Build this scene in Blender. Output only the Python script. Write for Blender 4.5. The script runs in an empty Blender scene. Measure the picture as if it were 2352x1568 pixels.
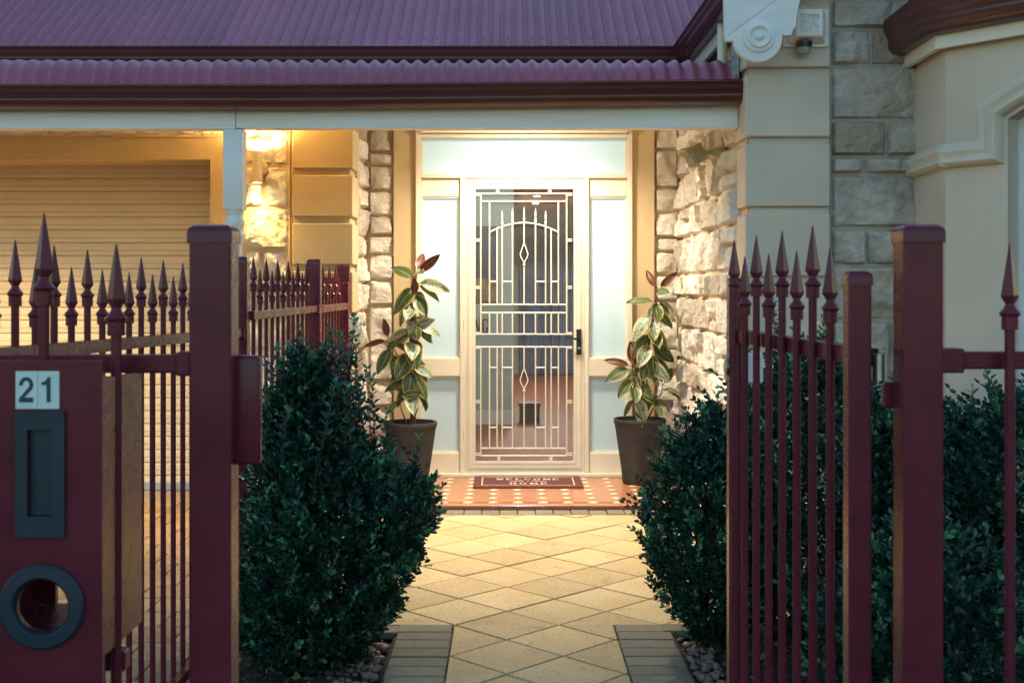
import bpy, bmesh, math, random
import numpy as np
from mathutils import Vector, noise

R = math.radians
SC = bpy.context.scene
COL = SC.collection
random.seed(7)

# ------------------------------------------------------------------ camera
EYE = 1.46                      # camera height over the path (m)
F = 2800.0                      # focal length for a 2352 px wide frame
cam = bpy.data.cameras.new('camera')
cam.sensor_width = 36.0
cam.lens = F / 2352.0 * 36.0
cam.shift_x = (1176 - 1165) / 2352.0
cam.shift_y = -(784 - 662) / 2352.0
cam.clip_start = 0.05
cam.clip_end = 500
cam.dof.use_dof = True
cam.dof.focus_distance = 8.6
cam.dof.aperture_fstop = 10.0
camo = bpy.data.objects.new('camera', cam)
camo.location = (0, 0, EYE)
camo.rotation_euler = (R(90), 0, 0)
COL.objects.link(camo)
SC.camera = camo

# ------------------------------------------------------------------ sky, sun, exposure
world = bpy.data.worlds.new('World')
SC.world = world
world.use_nodes = True
wn = world.node_tree
bg = wn.nodes['Background']
sky = wn.nodes.new('ShaderNodeTexSky')
sky.sky_type = 'NISHITA'
sky.sun_disc = False
SUN_EL, SUN_ROT = 3.0, 20.0
sky.sun_elevation = R(SUN_EL)
sky.sun_rotation = R(SUN_ROT)
sky.air_density = 1.0
sky.dust_density = 1.0
sky.ozone_density = 2.2
wn.links.new(sky.outputs[0], bg.inputs[0])
bg.inputs[1].default_value = 0.145
sl = bpy.data.lights.new('sun', 'SUN')
sl.energy = 0.03
sl.angle = R(12)
sl.color = (1.0, 0.8, 0.62)
so = bpy.data.objects.new('sun', sl)
az = R(SUN_ROT)
sd = Vector((math.sin(az) * math.cos(R(SUN_EL)), math.cos(az) * math.cos(R(SUN_EL)), math.sin(R(SUN_EL))))
so.rotation_euler = (-sd).to_track_quat('-Z', 'Y').to_euler()
so.location = (0, -20, 20)
COL.objects.link(so)
SC.view_settings.view_transform = 'Standard'
SC.view_settings.look = 'None'
SC.view_settings.exposure = 2.7
SC.view_settings.gamma = 1.0
SC.cycles.use_denoising = True
SC.cycles.max_bounces = 8
SC.cycles.transparent_max_bounces = 12
SC.cycles.sample_clamp_indirect = 6.0


def X(px, Y):
    return (px - 1165) * Y / F


def Z(py, Y):
    return EYE - (py - 662) * Y / F


# ------------------------------------------------------------------ mesh helpers
class MB:
    def __init__(s):
        s.v = []
        s.f = []

    def add(s, v, f):
        n = len(s.v)
        s.v += [tuple(p) for p in v]
        s.f += [tuple(i + n for i in q) for q in f]
        return s

    def box(s, x0, x1, y0, y1, z0, z1):
        v = [(x, y, z) for z in (z0, z1) for y in (y0, y1) for x in (x0, x1)]
        return s.add(v, [(0, 2, 3, 1), (4, 5, 7, 6), (0, 1, 5, 4), (2, 6, 7, 3), (0, 4, 6, 2), (1, 3, 7, 5)])

    def rbox(s, x0, x1, y0, y1, z0, z1, r=.003, seg=1):
        bm = bmesh.new()
        bmesh.ops.create_cube(bm, size=1)
        for q in bm.verts:
            q.co = Vector((x0 + (q.co.x + .5) * (x1 - x0), y0 + (q.co.y + .5) * (y1 - y0), z0 + (q.co.z + .5) * (z1 - z0)))
        bmesh.ops.bevel(bm, geom=bm.edges[:], offset=r, segments=seg, profile=.5, affect='EDGES')
        bm.verts.index_update()
        s.add([q.co[:] for q in bm.verts], [[q.index for q in f.verts] for f in bm.faces])
        bm.free()
        return s

    def lathe(s, prof, c=(0, 0, 0), n=20, axis='z', off=0.0):
        v = []
        for r, h in prof:
            for k in range(n):
                a = 2 * math.pi * k / n + off
                p = (r * math.cos(a), r * math.sin(a), h)
                if axis == 'y':
                    p = (p[0], -p[2], p[1])
                elif axis == 'x':
                    p = (p[2], p[0], p[1])
                v.append((p[0] + c[0], p[1] + c[1], p[2] + c[2]))
        m = len(prof)
        f = []
        for i in range(m - 1):
            for k in range(n):
                k2 = (k + 1) % n
                f.append((i * n + k, i * n + k2, (i + 1) * n + k2, (i + 1) * n + k))
        f.append(tuple(range(n))[::-1])
        f.append(tuple((m - 1) * n + k for k in range(n)))
        return s.add(v, f)

    def tube(s, pts, r, n=8):
        pts = [Vector(p) for p in pts]
        rr = r if isinstance(r, (list, tuple)) else [r] * len(pts)
        v = []
        for i, p in enumerate(pts):
            t = (pts[min(i + 1, len(pts) - 1)] - pts[max(i - 1, 0)]).normalized()
            a = t.cross(Vector((0, 1, 0)) if abs(t.y) < .9 else Vector((1, 0, 0))).normalized()
            b = t.cross(a)
            for k in range(n):
                q = 2 * math.pi * k / n
                v.append(p + a * (rr[i] * math.cos(q)) + b * (rr[i] * math.sin(q)))
        f = []
        for i in range(len(pts) - 1):
            for k in range(n):
                k2 = (k + 1) % n
                f.append((i * n + k, i * n + k2, (i + 1) * n + k2, (i + 1) * n + k))
        f.append(tuple(range(n))[::-1])
        f.append(tuple((len(pts) - 1) * n + k for k in range(n)))
        return s.add(v, f)

    def prism(s, poly, fn, d0, d1):
        """poly of (a,b); fn(a,b,d) -> xyz"""
        n = len(poly)
        v = [fn(a, b, d0) for a, b in poly] + [fn(a, b, d1) for a, b in poly]
        f = [tuple(range(n))[::-1], tuple(range(n, 2 * n))]
        f += [(i, (i + 1) % n, n + (i + 1) % n, n + i) for i in range(n)]
        return s.add(v, f)

    def sweep(s, prof, path, nrm, cap=True, closed=False):
        """closed profile (a,b): b along nrm, a along nrm x t, mitred"""
        nrm = Vector(nrm).normalized()
        path = [Vector(p) for p in path]
        m = len(prof)
        v = []
        for i, p in enumerate(path):
            ts = []
            if i > 0 or closed:
                ts.append((path[i] - path[i - 1]).normalized())
            if i < len(path) - 1 or closed:
                ts.append((path[(i + 1) % len(path)] - path[i]).normalized())
            sides = [nrm.cross(t).normalized() for t in ts]
            if len(sides) == 2:
                b = (sides[0] + sides[1]).normalized()
                b = b / max(.3, b.dot(sides[0]))
            else:
                b = sides[0]
            for a, h in prof:
                v.append(p + b * a + nrm * h)
        f = []
        for i in range(len(path) if closed else len(path) - 1):
            j = (i + 1) % len(path)
            for k in range(m):
                k2 = (k + 1) % m
                f.append((i * m + k, i * m + k2, j * m + k2, j * m + k))
        if cap:
            f.append(tuple(range(m))[::-1])
            f.append(tuple((len(path) - 1) * m + k for k in range(m)))
        return s.add(v, f)


LOC = {}


def tag(o, label=None, cat=None, group=None, kind=None):
    if label:
        o['label'] = label
    if cat:
        o['category'] = cat
    if group:
        o['group'] = group
    if kind:
        o['kind'] = kind
    return o


def thing(name, label, cat, loc=(0, 0, 0), group=None):
    o = bpy.data.objects.new(name, None)
    o.empty_display_size = .1
    o.location = loc
    COL.objects.link(o)
    LOC[o] = Vector(loc)
    return tag(o, label, cat, group)


def fix_normals(me):
    bm = bmesh.new()
    bm.from_mesh(me)
    bmesh.ops.recalc_face_normals(bm, faces=bm.faces[:])
    bm.to_mesh(me)
    bm.free()


def build(name, mb, mat, parent=None, smooth=None, label=None, kind=None, recalc=True, origin=None):
    a = np.array(mb.v, dtype=np.float64)
    if origin is None:
        lo, hi = a.min(0), a.max(0)
        c = Vector(((lo[0] + hi[0]) / 2, (lo[1] + hi[1]) / 2, lo[2]))
    else:
        c = Vector(origin)
    me = bpy.data.meshes.new(name)
    me.from_pydata((a - np.array(c)).tolist(), [], mb.f)
    if recalc:
        fix_normals(me)
    me.materials.append(mat)
    if smooth is not None:
        me.polygons.foreach_set('use_smooth', [True] * len(me.polygons))
        me.set_sharp_from_angle(angle=R(smooth))
    o = bpy.data.objects.new(name, me)
    COL.objects.link(o)
    place(o, c, parent)
    return tag(o, label, None, None, kind)


def place(o, c, parent=None):
    c = Vector(c)
    LOC[o] = c
    if parent is not None:
        o.parent = parent
        o.location = c - LOC[parent]
    else:
        o.location = c
    return o


def inst(src, c, parent=None, name=None):
    """another object sharing src's mesh"""
    o = bpy.data.objects.new(name or src.name.split('.')[0], src.data)
    COL.objects.link(o)
    return place(o, c, parent)


def struct(name, mb, mat, **k):
    return build(name, mb, mat, kind='structure', **k)


# ------------------------------------------------------------------ materials
def mat_base(name, rough=.5, spec=.5, metal=0.0, coat=0.0):
    m = bpy.data.materials.new(name)
    m.use_nodes = True
    nt = m.node_tree
    b = nt.nodes['Principled BSDF']
    b.inputs['Roughness'].default_value = rough
    b.inputs['Specular IOR Level'].default_value = spec
    b.inputs['Metallic'].default_value = metal
    b.inputs['Coat Weight'].default_value = coat
    return m, nt, b


def coords(nt, scale=(1, 1, 1), rnd=True):
    tc = nt.nodes.new('ShaderNodeTexCoord')
    mp = nt.nodes.new('ShaderNodeMapping')
    mp.inputs['Scale'].default_value = scale
    nt.links.new(tc.outputs['Object'], mp.inputs['Vector'])
    if rnd:
        oi = nt.nodes.new('ShaderNodeObjectInfo')
        mu = nt.nodes.new('ShaderNodeMath')
        mu.operation = 'MULTIPLY'
        mu.inputs[1].default_value = 91.7
        nt.links.new(oi.outputs['Random'], mu.inputs[0])
        nt.links.new(mu.outputs[0], mp.inputs['Location'])
    return mp.outputs[0]


def nz(nt, vec, scale, detail=4, rough=.55, dist=0.0):
    n = nt.nodes.new('ShaderNodeTexNoise')
    n.inputs['Scale'].default_value = scale
    n.inputs['Detail'].default_value = detail
    n.inputs['Roughness'].default_value = rough
    n.inputs['Distortion'].default_value = dist
    nt.links.new(vec, n.inputs['Vector'])
    return n.outputs['Fac']


def ramp(nt, fac, stops):
    r = nt.nodes.new('ShaderNodeValToRGB')
    e = r.color_ramp.elements
    while len(e) < len(stops):
        e.new(.5)
    for i, (p, c) in enumerate(stops):
        e[i].position = p
        e[i].color = (c[0], c[1], c[2], 1)
    nt.links.new(fac, r.inputs[0])
    return r.outputs[0]


def mix(nt, fac, a, b, mode='MIX'):
    n = nt.nodes.new('ShaderNodeMix')
    n.data_type = 'RGBA'
    n.blend_type = mode
    for s, val in ((n.inputs[0], fac), (n.inputs[6], a), (n.inputs[7], b)):
        if hasattr(val, 'is_linked'):
            nt.links.new(val, s)
        elif isinstance(val, (int, float)):
            s.default_value = val
        else:
            s.default_value = (val[0], val[1], val[2], 1)
    return n.outputs[2]


def bump(nt, b, h, strength=.3, dist=.01):
    n = nt.nodes.new('ShaderNodeBump')
    n.inputs['Strength'].default_value = strength
    n.inputs['Distance'].default_value = dist
    nt.links.new(h, n.inputs['Height'])
    nt.links.new(n.outputs[0], b.inputs['Normal'])


def simple(name, col, rough=.5, var=.12, vs=4, bs=0, bstr=.2, bd=.004, spec=.5, metal=0.0, coat=0.0, scale=(1, 1, 1), rv=.0):
    m, nt, b = mat_base(name, rough, spec, metal, coat)
    vec = coords(nt, scale)
    f = nz(nt, vec, vs, 5)
    lo = [c * (1 - var) for c in col]
    hi = [min(1, c * (1 + var)) for c in col]
    nt.links.new(ramp(nt, f, [(.3, lo), (.7, hi)]), b.inputs['Base Color'])
    if bs:
        bump(nt, b, nz(nt, vec, bs, 4), bstr, bd)
    if rv:
        mr = nt.nodes.new('ShaderNodeMapRange')
        mr.inputs[3].default_value = max(.02, rough - rv)
        mr.inputs[4].default_value = rough + rv
        nt.links.new(nz(nt, vec, vs * 3, 6), mr.inputs[0])
        nt.links.new(mr.outputs[0], b.inputs['Roughness'])
    return m


def emit(name, col, strength):
    m, nt, b = mat_base(name)
    b.inputs['Base Color'].default_value = (*col, 1)
    b.inputs['Emission Color'].default_value = (*col, 1)
    b.inputs['Emission Strength'].default_value = strength
    return m


def objrand(nt):
    return nt.nodes.new('ShaderNodeObjectInfo').outputs['Random']


MAROON = simple('maroon_paint', (.112, .0155, .027), .27, .18, 9, 160, .10, .002, rv=.05, spec=.28)
ROOF = simple('maroon_roof', (.32, .085, .135), .40, .16, 1.6, 6, .05, .003, rv=.1, scale=(1, .35, 1), spec=.5)
GUTTER = simple('gutter_paint', (.075, .02, .018), .30, .1, 2, 12, .06, .002, coat=.2)
CREAM = simple('cream_trim_paint', (.73, .66, .52), .42, .05, 6, 90, .06, .002)
RENDER = simple('beige_render', (.53, .40, .225), .82, .10, 2.2, 130, .5, .004)
RENDER2 = simple('pale_beige_render', (.58, .485, .375), .82, .10, 2.2, 110, .35, .004)
MOULD = simple('beige_moulding', (.60, .53, .41), .7, .06, 3, 80, .12, .002)
MORTAR = simple('tan_mortar', (.58, .42, .25), .9, .2, 8, 120, .5, .003)
MORTARG = simple('grey_mortar', (.40, .34, .28), .9, .15, 8, 120, .5, .003)
POSTW = simple('white_post_paint', (.70, .69, .66), .45, .06, 5, 60, .08, .002)
NAVY = simple('navy_plastic', (.004, .018, .032), .5, .25, 10, 50, .08, .002)
DARK = simple('black_metal', (.012, .012, .013), .4, .2, 10)
STEEL = simple('bright_steel', (.55, .56, .58), .25, .15, 20, metal=1.0)
WHITEP = simple('white_plastic', (.72, .70, .64), .45, .08, 12, 60, .05, .002)
PAPER = simple('peeling_paper', (.62, .60, .55), .8, .2, 40, 60, .4, .003)
SOILM = simple('soil', (.045, .03, .02), .95, .5, 14, 60, .9, .02)
TERR = simple('terracotta_tile', (.42, .18, .08), .24, .16, 3.5, 60, .04, .001)
TILEW = simple('cream_tile', (.72, .66, .50), .32, .06, 8)
TERRD = simple('dark_terracotta', (.17, .055, .035), .4, .2, 6, 60, .1, .002)
MATM = simple('maroon_mat', (.11, .022, .018), .95, .25, 60, 300, .6, .003)
MATL = simple('mat_print', (.66, .50, .40), .9, .1, 60)
POTM, _nt, _b = mat_base('dark_pot', .75)
_v = coords(_nt)
_f = nz(_nt, _v, 9, 6, .7)
_nt.links.new(ramp(_nt, _f, [(.35, (.018, .015, .014)), (.6, (.032, .027, .025)), (.66, (.035, .028, .023)), (.72, (.20, .13, .07))]), _b.inputs['Base Color'])
_w = _nt.nodes.new('ShaderNodeTexWave')
_w.bands_direction = 'Z'
_w.inputs['Scale'].default_value = 55
_nt.links.new(_v, _w.inputs['Vector'])
bump(_nt, _b, _w.outputs['Fac'], .35, .004)
BARK = simple('brown_stem', (.10, .055, .035), .8, .3, 20, 60, .4, .004)
TWIG = simple('twig', (.09, .06, .035), .85, .3, 20)
BRASS = simple('grey_galvanised', (.42, .46, .5), .3, .2, 30, metal=.9)
LAMPB = simple('cream_lamp_body', (.60, .50, .38), .4, .06, 10)
GREYP = simple('olive_sensor_plastic', (.34, .29, .16), .45, .1, 10)
PEBA = simple('pebble', (.24, .155, .11), .6, .35, 20, 90, .3, .003)


def stone_mat(name, light, dark, stain, grey):
    m, nt, b = mat_base(name, .88, .3)
    v = coords(nt)
    a = nz(nt, v, 5, 8, .65)
    c1 = ramp(nt, a, [(.30, [x * .72 for x in dark]), (.42, dark), (.54, [(x + y) / 2 for x, y in zip(dark, light)]), (.64, light)])
    # a few whole stones are browner
    g = nt.nodes.new('ShaderNodeMath')
    g.operation = 'GREATER_THAN'
    g.inputs[1].default_value = .84
    nt.links.new(objrand(nt), g.inputs[0])
    gm = nt.nodes.new('ShaderNodeMath')
    gm.operation = 'MULTIPLY'
    gm.inputs[1].default_value = .65
    nt.links.new(g.outputs[0], gm.inputs[0])
    c2 = mix(nt, gm.outputs[0], c1, grey)
    # iron stains
    s = nz(nt, v, 3.2, 5, .6, .8)
    st = ramp(nt, s, [(.60, (0, 0, 0)), (.74, (1, 1, 1))])
    sm = nt.nodes.new('ShaderNodeMath')
    sm.operation = 'MULTIPLY'
    sm.inputs[1].default_value = .6
    nt.links.new(st, sm.inputs[0])
    c3 = mix(nt, sm.outputs[0], c2, stain)
    # fine grain
    gr = nz(nt, v, 140, 3, .6)
    c4 = mix(nt, .35, c3, ramp(nt, gr, [(.3, (.55, .55, .55)), (.7, (1.15, 1.15, 1.15))]), 'MULTIPLY')
    nt.links.new(c4, b.inputs['Base Color'])
    h = nt.nodes.new('ShaderNodeMath')
    h.operation = 'ADD'
    nt.links.new(nz(nt, v, 28, 8, .7), h.inputs[0])
    v2 = coords(nt, (1, 1, 1.5))
    nt.links.new(nz(nt, v2, 16, 6, .6), h.inputs[1])
    bump(nt, b, h.outputs[0], 1.0, .02)
    return m


STONEW = stone_mat('warm_sandstone', (.86, .82, .75), (.70, .62, .52), (.52, .31, .12), (.40, .32, .25))
STONEG = stone_mat('grey_sandstone', (.66, .59, .51), (.50, .43, .355), (.42, .28, .15), (.38, .28, .20))


def timber_mat(name, col, sx):
    m, nt, b = mat_base(name, .55)
    v = coords(nt, sx)
    f = nz(nt, v, 9, 6, .6, .3)
    nt.links.new(ramp(nt, f, [(.3, [c * .86 for c in col]), (.65, col)]), b.inputs['Base Color'])
    bump(nt, b, f, .25, .004)
    return m


BEAM = timber_mat('white_painted_timber', (.80, .77, .71), (.25, 6, 6))
BOARD = timber_mat('white_painted_board', (.74, .73, .69), (.7, 4, 1.4))
FLOORW = timber_mat('red_timber_floor', (.23, .075, .035), (5, .5, 1))


def paver_mat(name, c0, c1, pit):
    m, nt, b = mat_base(name, .82, .35)
    v = coords(nt)
    base = ramp(nt, nz(nt, v, 3.0, 5), [(.3, c0), (.7, c1)])
    t = nt.nodes.new('ShaderNodeMapRange')
    t.inputs[3].default_value = .82
    t.inputs[4].default_value = 1.1
    nt.links.new(objrand(nt), t.inputs[0])
    c = nt.nodes.new('ShaderNodeCombineColor')
    for i in range(3):
        nt.links.new(t.outputs[0], c.inputs[i])
    base = mix(nt, 1.0, base, c.outputs[0], 'MULTIPLY')
    sp = nz(nt, v, 70, 4, .75)
    base = mix(nt, .8, base, ramp(nt, sp, [(.34, (.35, .33, .3)), (.45, (1, 1, 1)), (.66, (1, 1, 1)), (.74, (1.25, 1.22, 1.15))]), 'MULTIPLY')
    st = ramp(nt, nz(nt, v, 7, 6, .7, .4), [(.60, (1, 1, 1)), (.72, pit)])
    base = mix(nt, .55, base, st, 'MULTIPLY')
    nt.links.new(base, b.inputs['Base Color'])
    bump(nt, b, sp, .5, .003)
    return m


PAVER = paver_mat('sandy_paver', (.56, .385, .17), (.66, .49, .25), (.45, .4, .32))
BRICKG = paver_mat('grey_paver', (.19, .165, .105), (.25, .22, .145), (.25, .22, .18))
DRIVE = paver_mat('tan_drive_paver', (.28, .19, .11), (.40, .28, .17), (.5, .45, .4))
JOINT = simple('dark_joint_sand', (.032, .026, .020), .95, .4, 30, 120, .6, .004)
CONC = simple('threshold_concrete', (.30, .24, .19), .85, .15, 6, 60, .3, .003)
GROUND = simple('street_ground', (.10, .095, .085), .9, .3, 2, 30, .4, .01)

# roller door, frosted glass, mesh, glass
ROLLER = simple('cream_roller_slat', (.70, .58, .42), .45, .05, 3, 40, .03, .001)


def frost(name, col):
    m, nt, b = mat_base(name, .28, .5)
    b.inputs['Base Color'].default_value = (*col, 1)
    tr = nt.nodes.new('ShaderNodeBsdfTranslucent')
    tr.inputs[0].default_value = (*col, 1)
    mx = nt.nodes.new('ShaderNodeMixShader')
    mx.inputs[0].default_value = .42
    out = nt.nodes['Material Output']
    nt.links.new(b.outputs[0], mx.inputs[1])
    nt.links.new(tr.outputs[0], mx.inputs[2])
    nt.links.new(mx.outputs[0], out.inputs[0])
    return m


FROST = frost('frosted_glass', (.70, .82, .85))


def screen_mat():
    m, nt, b = mat_base('fly_mesh', .6)
    b.inputs['Base Color'].default_value = (.045, .045, .042, 1)
    tr = nt.nodes.new('ShaderNodeBsdfTransparent')
    mx = nt.nodes.new('ShaderNodeMixShader')
    mx.inputs[0].default_value = .76
    out = nt.nodes['Material Output']
    nt.links.new(b.outputs[0], mx.inputs[1])
    nt.links.new(tr.outputs[0], mx.inputs[2])
    nt.links.new(mx.outputs[0], out.inputs[0])
    return m


SCREEN = screen_mat()
GLASS, _nt, _b = mat_base('window_glass', .04)
_b.inputs['Base Color'].default_value = (.02, .03, .035, 1)
LENS, _nt, _b = mat_base('clear_lens', .15)
_b.inputs['Base Color'].default_value = (.55, .55, .52, 1)
_b.inputs['Transmission Weight'].default_value = .5


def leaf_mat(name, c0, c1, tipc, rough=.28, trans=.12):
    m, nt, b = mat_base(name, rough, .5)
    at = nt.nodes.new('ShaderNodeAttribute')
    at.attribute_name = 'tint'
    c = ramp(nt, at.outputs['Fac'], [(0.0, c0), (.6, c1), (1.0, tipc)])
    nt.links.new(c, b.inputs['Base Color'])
    tr = nt.nodes.new('ShaderNodeBsdfTranslucent')
    nt.links.new(c, tr.inputs[0])
    mx = nt.nodes.new('ShaderNodeMixShader')
    mx.inputs[0].default_value = trans
    out = nt.nodes['Material Output']
    nt.links.new(b.outputs[0], mx.inputs[1])
    nt.links.new(tr.outputs[0], mx.inputs[2])
    nt.links.new(mx.outputs[0], out.inputs[0])
    return m


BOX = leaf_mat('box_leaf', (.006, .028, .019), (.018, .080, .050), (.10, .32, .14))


def ficus_mat(name, cen0, cen1, rim, rimw):
    m, nt, b = mat_base(name, .42, .4)
    tc = nt.nodes.new('ShaderNodeTexCoord')
    sep = nt.nodes.new('ShaderNodeSeparateXYZ')
    nt.links.new(tc.outputs['UV'], sep.inputs[0])
    ab = nt.nodes.new('ShaderNodeMath')
    ab.operation = 'ABSOLUTE'
    sub = nt.nodes.new('ShaderNodeMath')
    sub.operation = 'SUBTRACT'
    sub.inputs[1].default_value = .5
    nt.links.new(sep.outputs[1], sub.inputs[0])
    nt.links.new(sub.outputs[0], ab.inputs[0])
    v = coords(nt, (1, 1, 1))
    n = nz(nt, v, 28, 4, .6)
    ad = nt.nodes.new('ShaderNodeMath')
    ad.operation = 'MULTIPLY_ADD'
    ad.inputs[1].default_value = .45
    nt.links.new(n, ad.inputs[0])
    nt.links.new(ab.outputs[0], ad.inputs[2])
    cen = ramp(nt, nz(nt, v, 16, 3), [(.42, cen0), (.56, cen1)])
    msk = ramp(nt, ad.outputs[0], [(rimw, (0, 0, 0)), (rimw + .05, (1, 1, 1))])
    c = mix(nt, msk, cen, rim)
    # midrib
    rib = ramp(nt, ab.outputs[0], [(.012, (1, 1, 1)), (.03, (0, 0, 0))])
    c = mix(nt, rib, c, [x * .8 + .12 for x in rim])
    nt.links.new(c, b.inputs['Base Color'])
    tr = nt.nodes.new('ShaderNodeBsdfTranslucent')
    nt.links.new(c, tr.inputs[0])
    mx = nt.nodes.new('ShaderNodeMixShader')
    mx.inputs[0].default_value = .15
    out = nt.nodes['Material Output']
    nt.links.new(b.outputs[0], mx.inputs[1])
    nt.links.new(tr.outputs[0], mx.inputs[2])
    nt.links.new(mx.outputs[0], out.inputs[0])
    return m


FICUS = ficus_mat('variegated_leaf', (.035, .075, .02), (.085, .13, .05), (.40, .30, .07), .62)
FICUSP = ficus_mat('pale_variegated_leaf', (.07, .12, .06), (.30, .35, .25), (.50, .45, .22), .56)
FICUSR = ficus_mat('red_young_leaf', (.07, .020, .012), (.11, .035, .016), (.24, .055, .015), .60)

CURT = simple('blue_grey_curtain', (.19, .24, .36), .9, .15, 8, scale=(6, 6, .5))
INTW = simple('sage_interior_wall', (.30, .34, .29), .8, .04, 3)
INTC = simple('terracotta_ceiling', (.50, .22, .15), .8, .05, 3)
SKIRT = simple('skirting_paint', (.5, .48, .42), .5, .04, 3)
PICT = simple('dark_painting', (.035, .035, .05), .6, .6, 5)
PICT2 = simple('olive_painting', (.16, .11, .045), .6, .5, 6)
STOOLM = simple('dark_timber', (.035, .025, .02), .5, .3, 8)

# ------------------------------------------------------------------ planes of the place
YD, YL, YB, YW = 9.30, 8.60, 6.90, 6.65
POR = 0.031                     # porch floor height
XR = 1.312                      # right return wall
XL = -1.063                     # left return wall
DRV = -0.05

# ------------------------------------------------------------------ ground
g = MB()
g.box(-60, 60, -60, 60, -.4, -.10)
struct('ground', g, GROUND)
g = MB()
g.box(-9, -1.17, 2.3, YL, -.099, DRV - .012)
drive = struct('driveway', g, JOINT)
pv = None
rows = np.arange(4.2, 8.58, .25)
for i, y in enumerate(rows):
    x = -1.19 - (.12 if i % 2 else 0)
    while x > -3.0:
        if pv is None:
            pv = build('paver', MB().rbox(x - .243, x, y, y + .244, DRV - .03, DRV, .004), DRIVE, drive)
        else:
            inst(pv, (x - .1215, y + .122, DRV - .03), drive)
        x -= .25
far = MB()
for i, y in enumerate(np.arange(2.45, 8.58, .25)):
    x = -3.05 if y > 4.15 else -1.19
    while x > -8.5:
        far.box(x - .243, x, y, y + .244, DRV - .03, DRV)
        x -= .25
build('outer_pavers', far, DRIVE, drive, kind='stuff')
struct('garage_threshold', MB().add([(-9, YL, DRV), (-1.9, YL, DRV), (-1.9, 9.2, DRV + .012), (-9, 9.2, DRV + .012)], [(0, 1, 2, 3)]), CONC)

# path: sandy diamonds with a grey brick border
PX0, PX1 = -0.2325, 0.463       # inner edges of the narrow path
PYF = 5.29                      # front edge of the wide forecourt
FX0, FX1 = -1.10, 1.29
g = MB()
g.box(-.48, .71, 1.2, PYF, -.099, -.014)
g.box(FX0, FX1, PYF, 8.04, -.098, -.0145)
path = struct('path', g, JOINT)


def clip(poly, axis, val, keep_ge):
    out = []
    for i in range(len(poly)):
        a, b = poly[i], poly[(i + 1) % len(poly)]
        ia = (a[axis] >= val) == keep_ge
        ib = (b[axis] >= val) == keep_ge
        if ia:
            out.append(a)
        if ia != ib:
            t = (val - a[axis]) / (b[axis] - a[axis])
            out.append((a[0] + t * (b[0] - a[0]), a[1] + t * (b[1] - a[1])))
    return out


def area(p):
    return abs(sum(p[i][0] * p[(i + 1) % len(p)][1] - p[(i + 1) % len(p)][0] * p[i][1] for i in range(len(p)))) / 2


D = .449
CX0, CY0 = X(1164, 4.60), 4.617   # one measured joint crossing
rng = random.Random(3)
full_paver = None
for i in range(-9, 10):
    for j in range(-9, 19):
        for s in (0, 1):
            cx = CX0 + (i + .5 * s) * D
            cy = CY0 + (j + .5 * s + .5) * D
            hd = D / 2 - .0066
            dia = [(cx - hd, cy), (cx, cy - hd), (cx + hd, cy), (cx, cy + hd)]
            regs = []
            p = dia
            for ax, vl, k in ((0, FX0 + .004, True), (0, FX1 - .004, False), (1, PYF + .003, True), (1, 7.86, False)):
                p = clip(p, ax, vl, k) if len(p) > 2 else []
            if len(p) > 2 and area(p) > 4e-4:
                regs.append(p)
            p = dia
            for ax, vl, k in ((0, PX0 + .004, True), (0, PX1 - .004, False), (1, 1.3, True), (1, PYF + .003, False)):
                p = clip(p, ax, vl, k) if len(p) > 2 else []
            if len(p) > 2 and area(p) > 4e-4:
                regs.append(p)
            for p in regs:
                h = rng.uniform(-.0018, .0018)
                c = (sum(q[0] for q in p) / len(p), sum(q[1] for q in p) / len(p))
                ins = [(c[0] + (a - c[0]) * .985, c[1] + (b - c[1]) * .985) for a, b in p]
                n = len(p)
                v = [(a, b, -.03) for a, b in p] + [(a, b, h - .003) for a, b in p] + [(a, b, h) for a, b in ins]
                f = [(q, (q + 1) % n, n + (q + 1) % n, n + q) for q in range(n)]
                f += [(n + q, n + (q + 1) % n, 2 * n + (q + 1) % n, 2 * n + q) for q in range(n)]
                f.append(tuple(range(2 * n, 3 * n)))
                build('paver', MB().add(v, f), PAVER, path)

br = None


def brick(cx, cy, w, d, parent=path):
    hz = rng.uniform(-.002, .003)
    return build('brick', MB().rbox(cx - w / 2, cx + w / 2, cy - d / 2, cy + d / 2, -.03, .003 + hz, .005), BRICKG, parent)


for k in range(17):
    yy = PYF - .058 - k * .1175
    brick(PX0 - .118 + rng.uniform(-.003, .003), yy, .23, .112)
    brick(PX1 + .118 + rng.uniform(-.003, .003), yy + .012, .23, .112)
for k in range(3):
    brick(PX0 - .118 - .118 - .075 - k * .235 + .02, PYF - .062, .228, .112)
    if k < 2:
        brick(PX1 + .118 + .118 + .06 + k * .235 + .02, PYF - .05, .228, .112)
x = FX0 + .06
while x < FX1 - .03:
    brick(x, 7.945, .112, .15)
    x += .1165

# garden beds
def bed(name, x0, x1, y0, y1, z):
    nx, ny = int((x1 - x0) / .05) + 2, int((y1 - y0) / .05) + 2
    v, f = [], []
    for j in range(ny):
        for i in range(nx):
            xx, yy = x0 + (x1 - x0) * i / (nx - 1), y0 + (y1 - y0) * j / (ny - 1)
            v.append((xx, yy, z + .025 * noise.noise((xx * 5, yy * 5, 1)) + .012 * noise.noise((xx * 17, yy * 17, 4))))
    for j in range(ny - 1):
        for i in range(nx - 1):
            a = j * nx + i
            f.append((a, a + 1, a + nx + 1, a + nx))
    return struct(name, MB().add(v, f), SOILM, smooth=80, recalc=False)


bed('garden_bed', -1.14, -.475, 1.4, PYF - .11, -.03)
bed('garden_bed', .70, 4.5, 1.4, PYF - .10, -.03)
bed('garden_bed', 1.30, 4.5, PYF - .10, 6.75, -.035)

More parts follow.
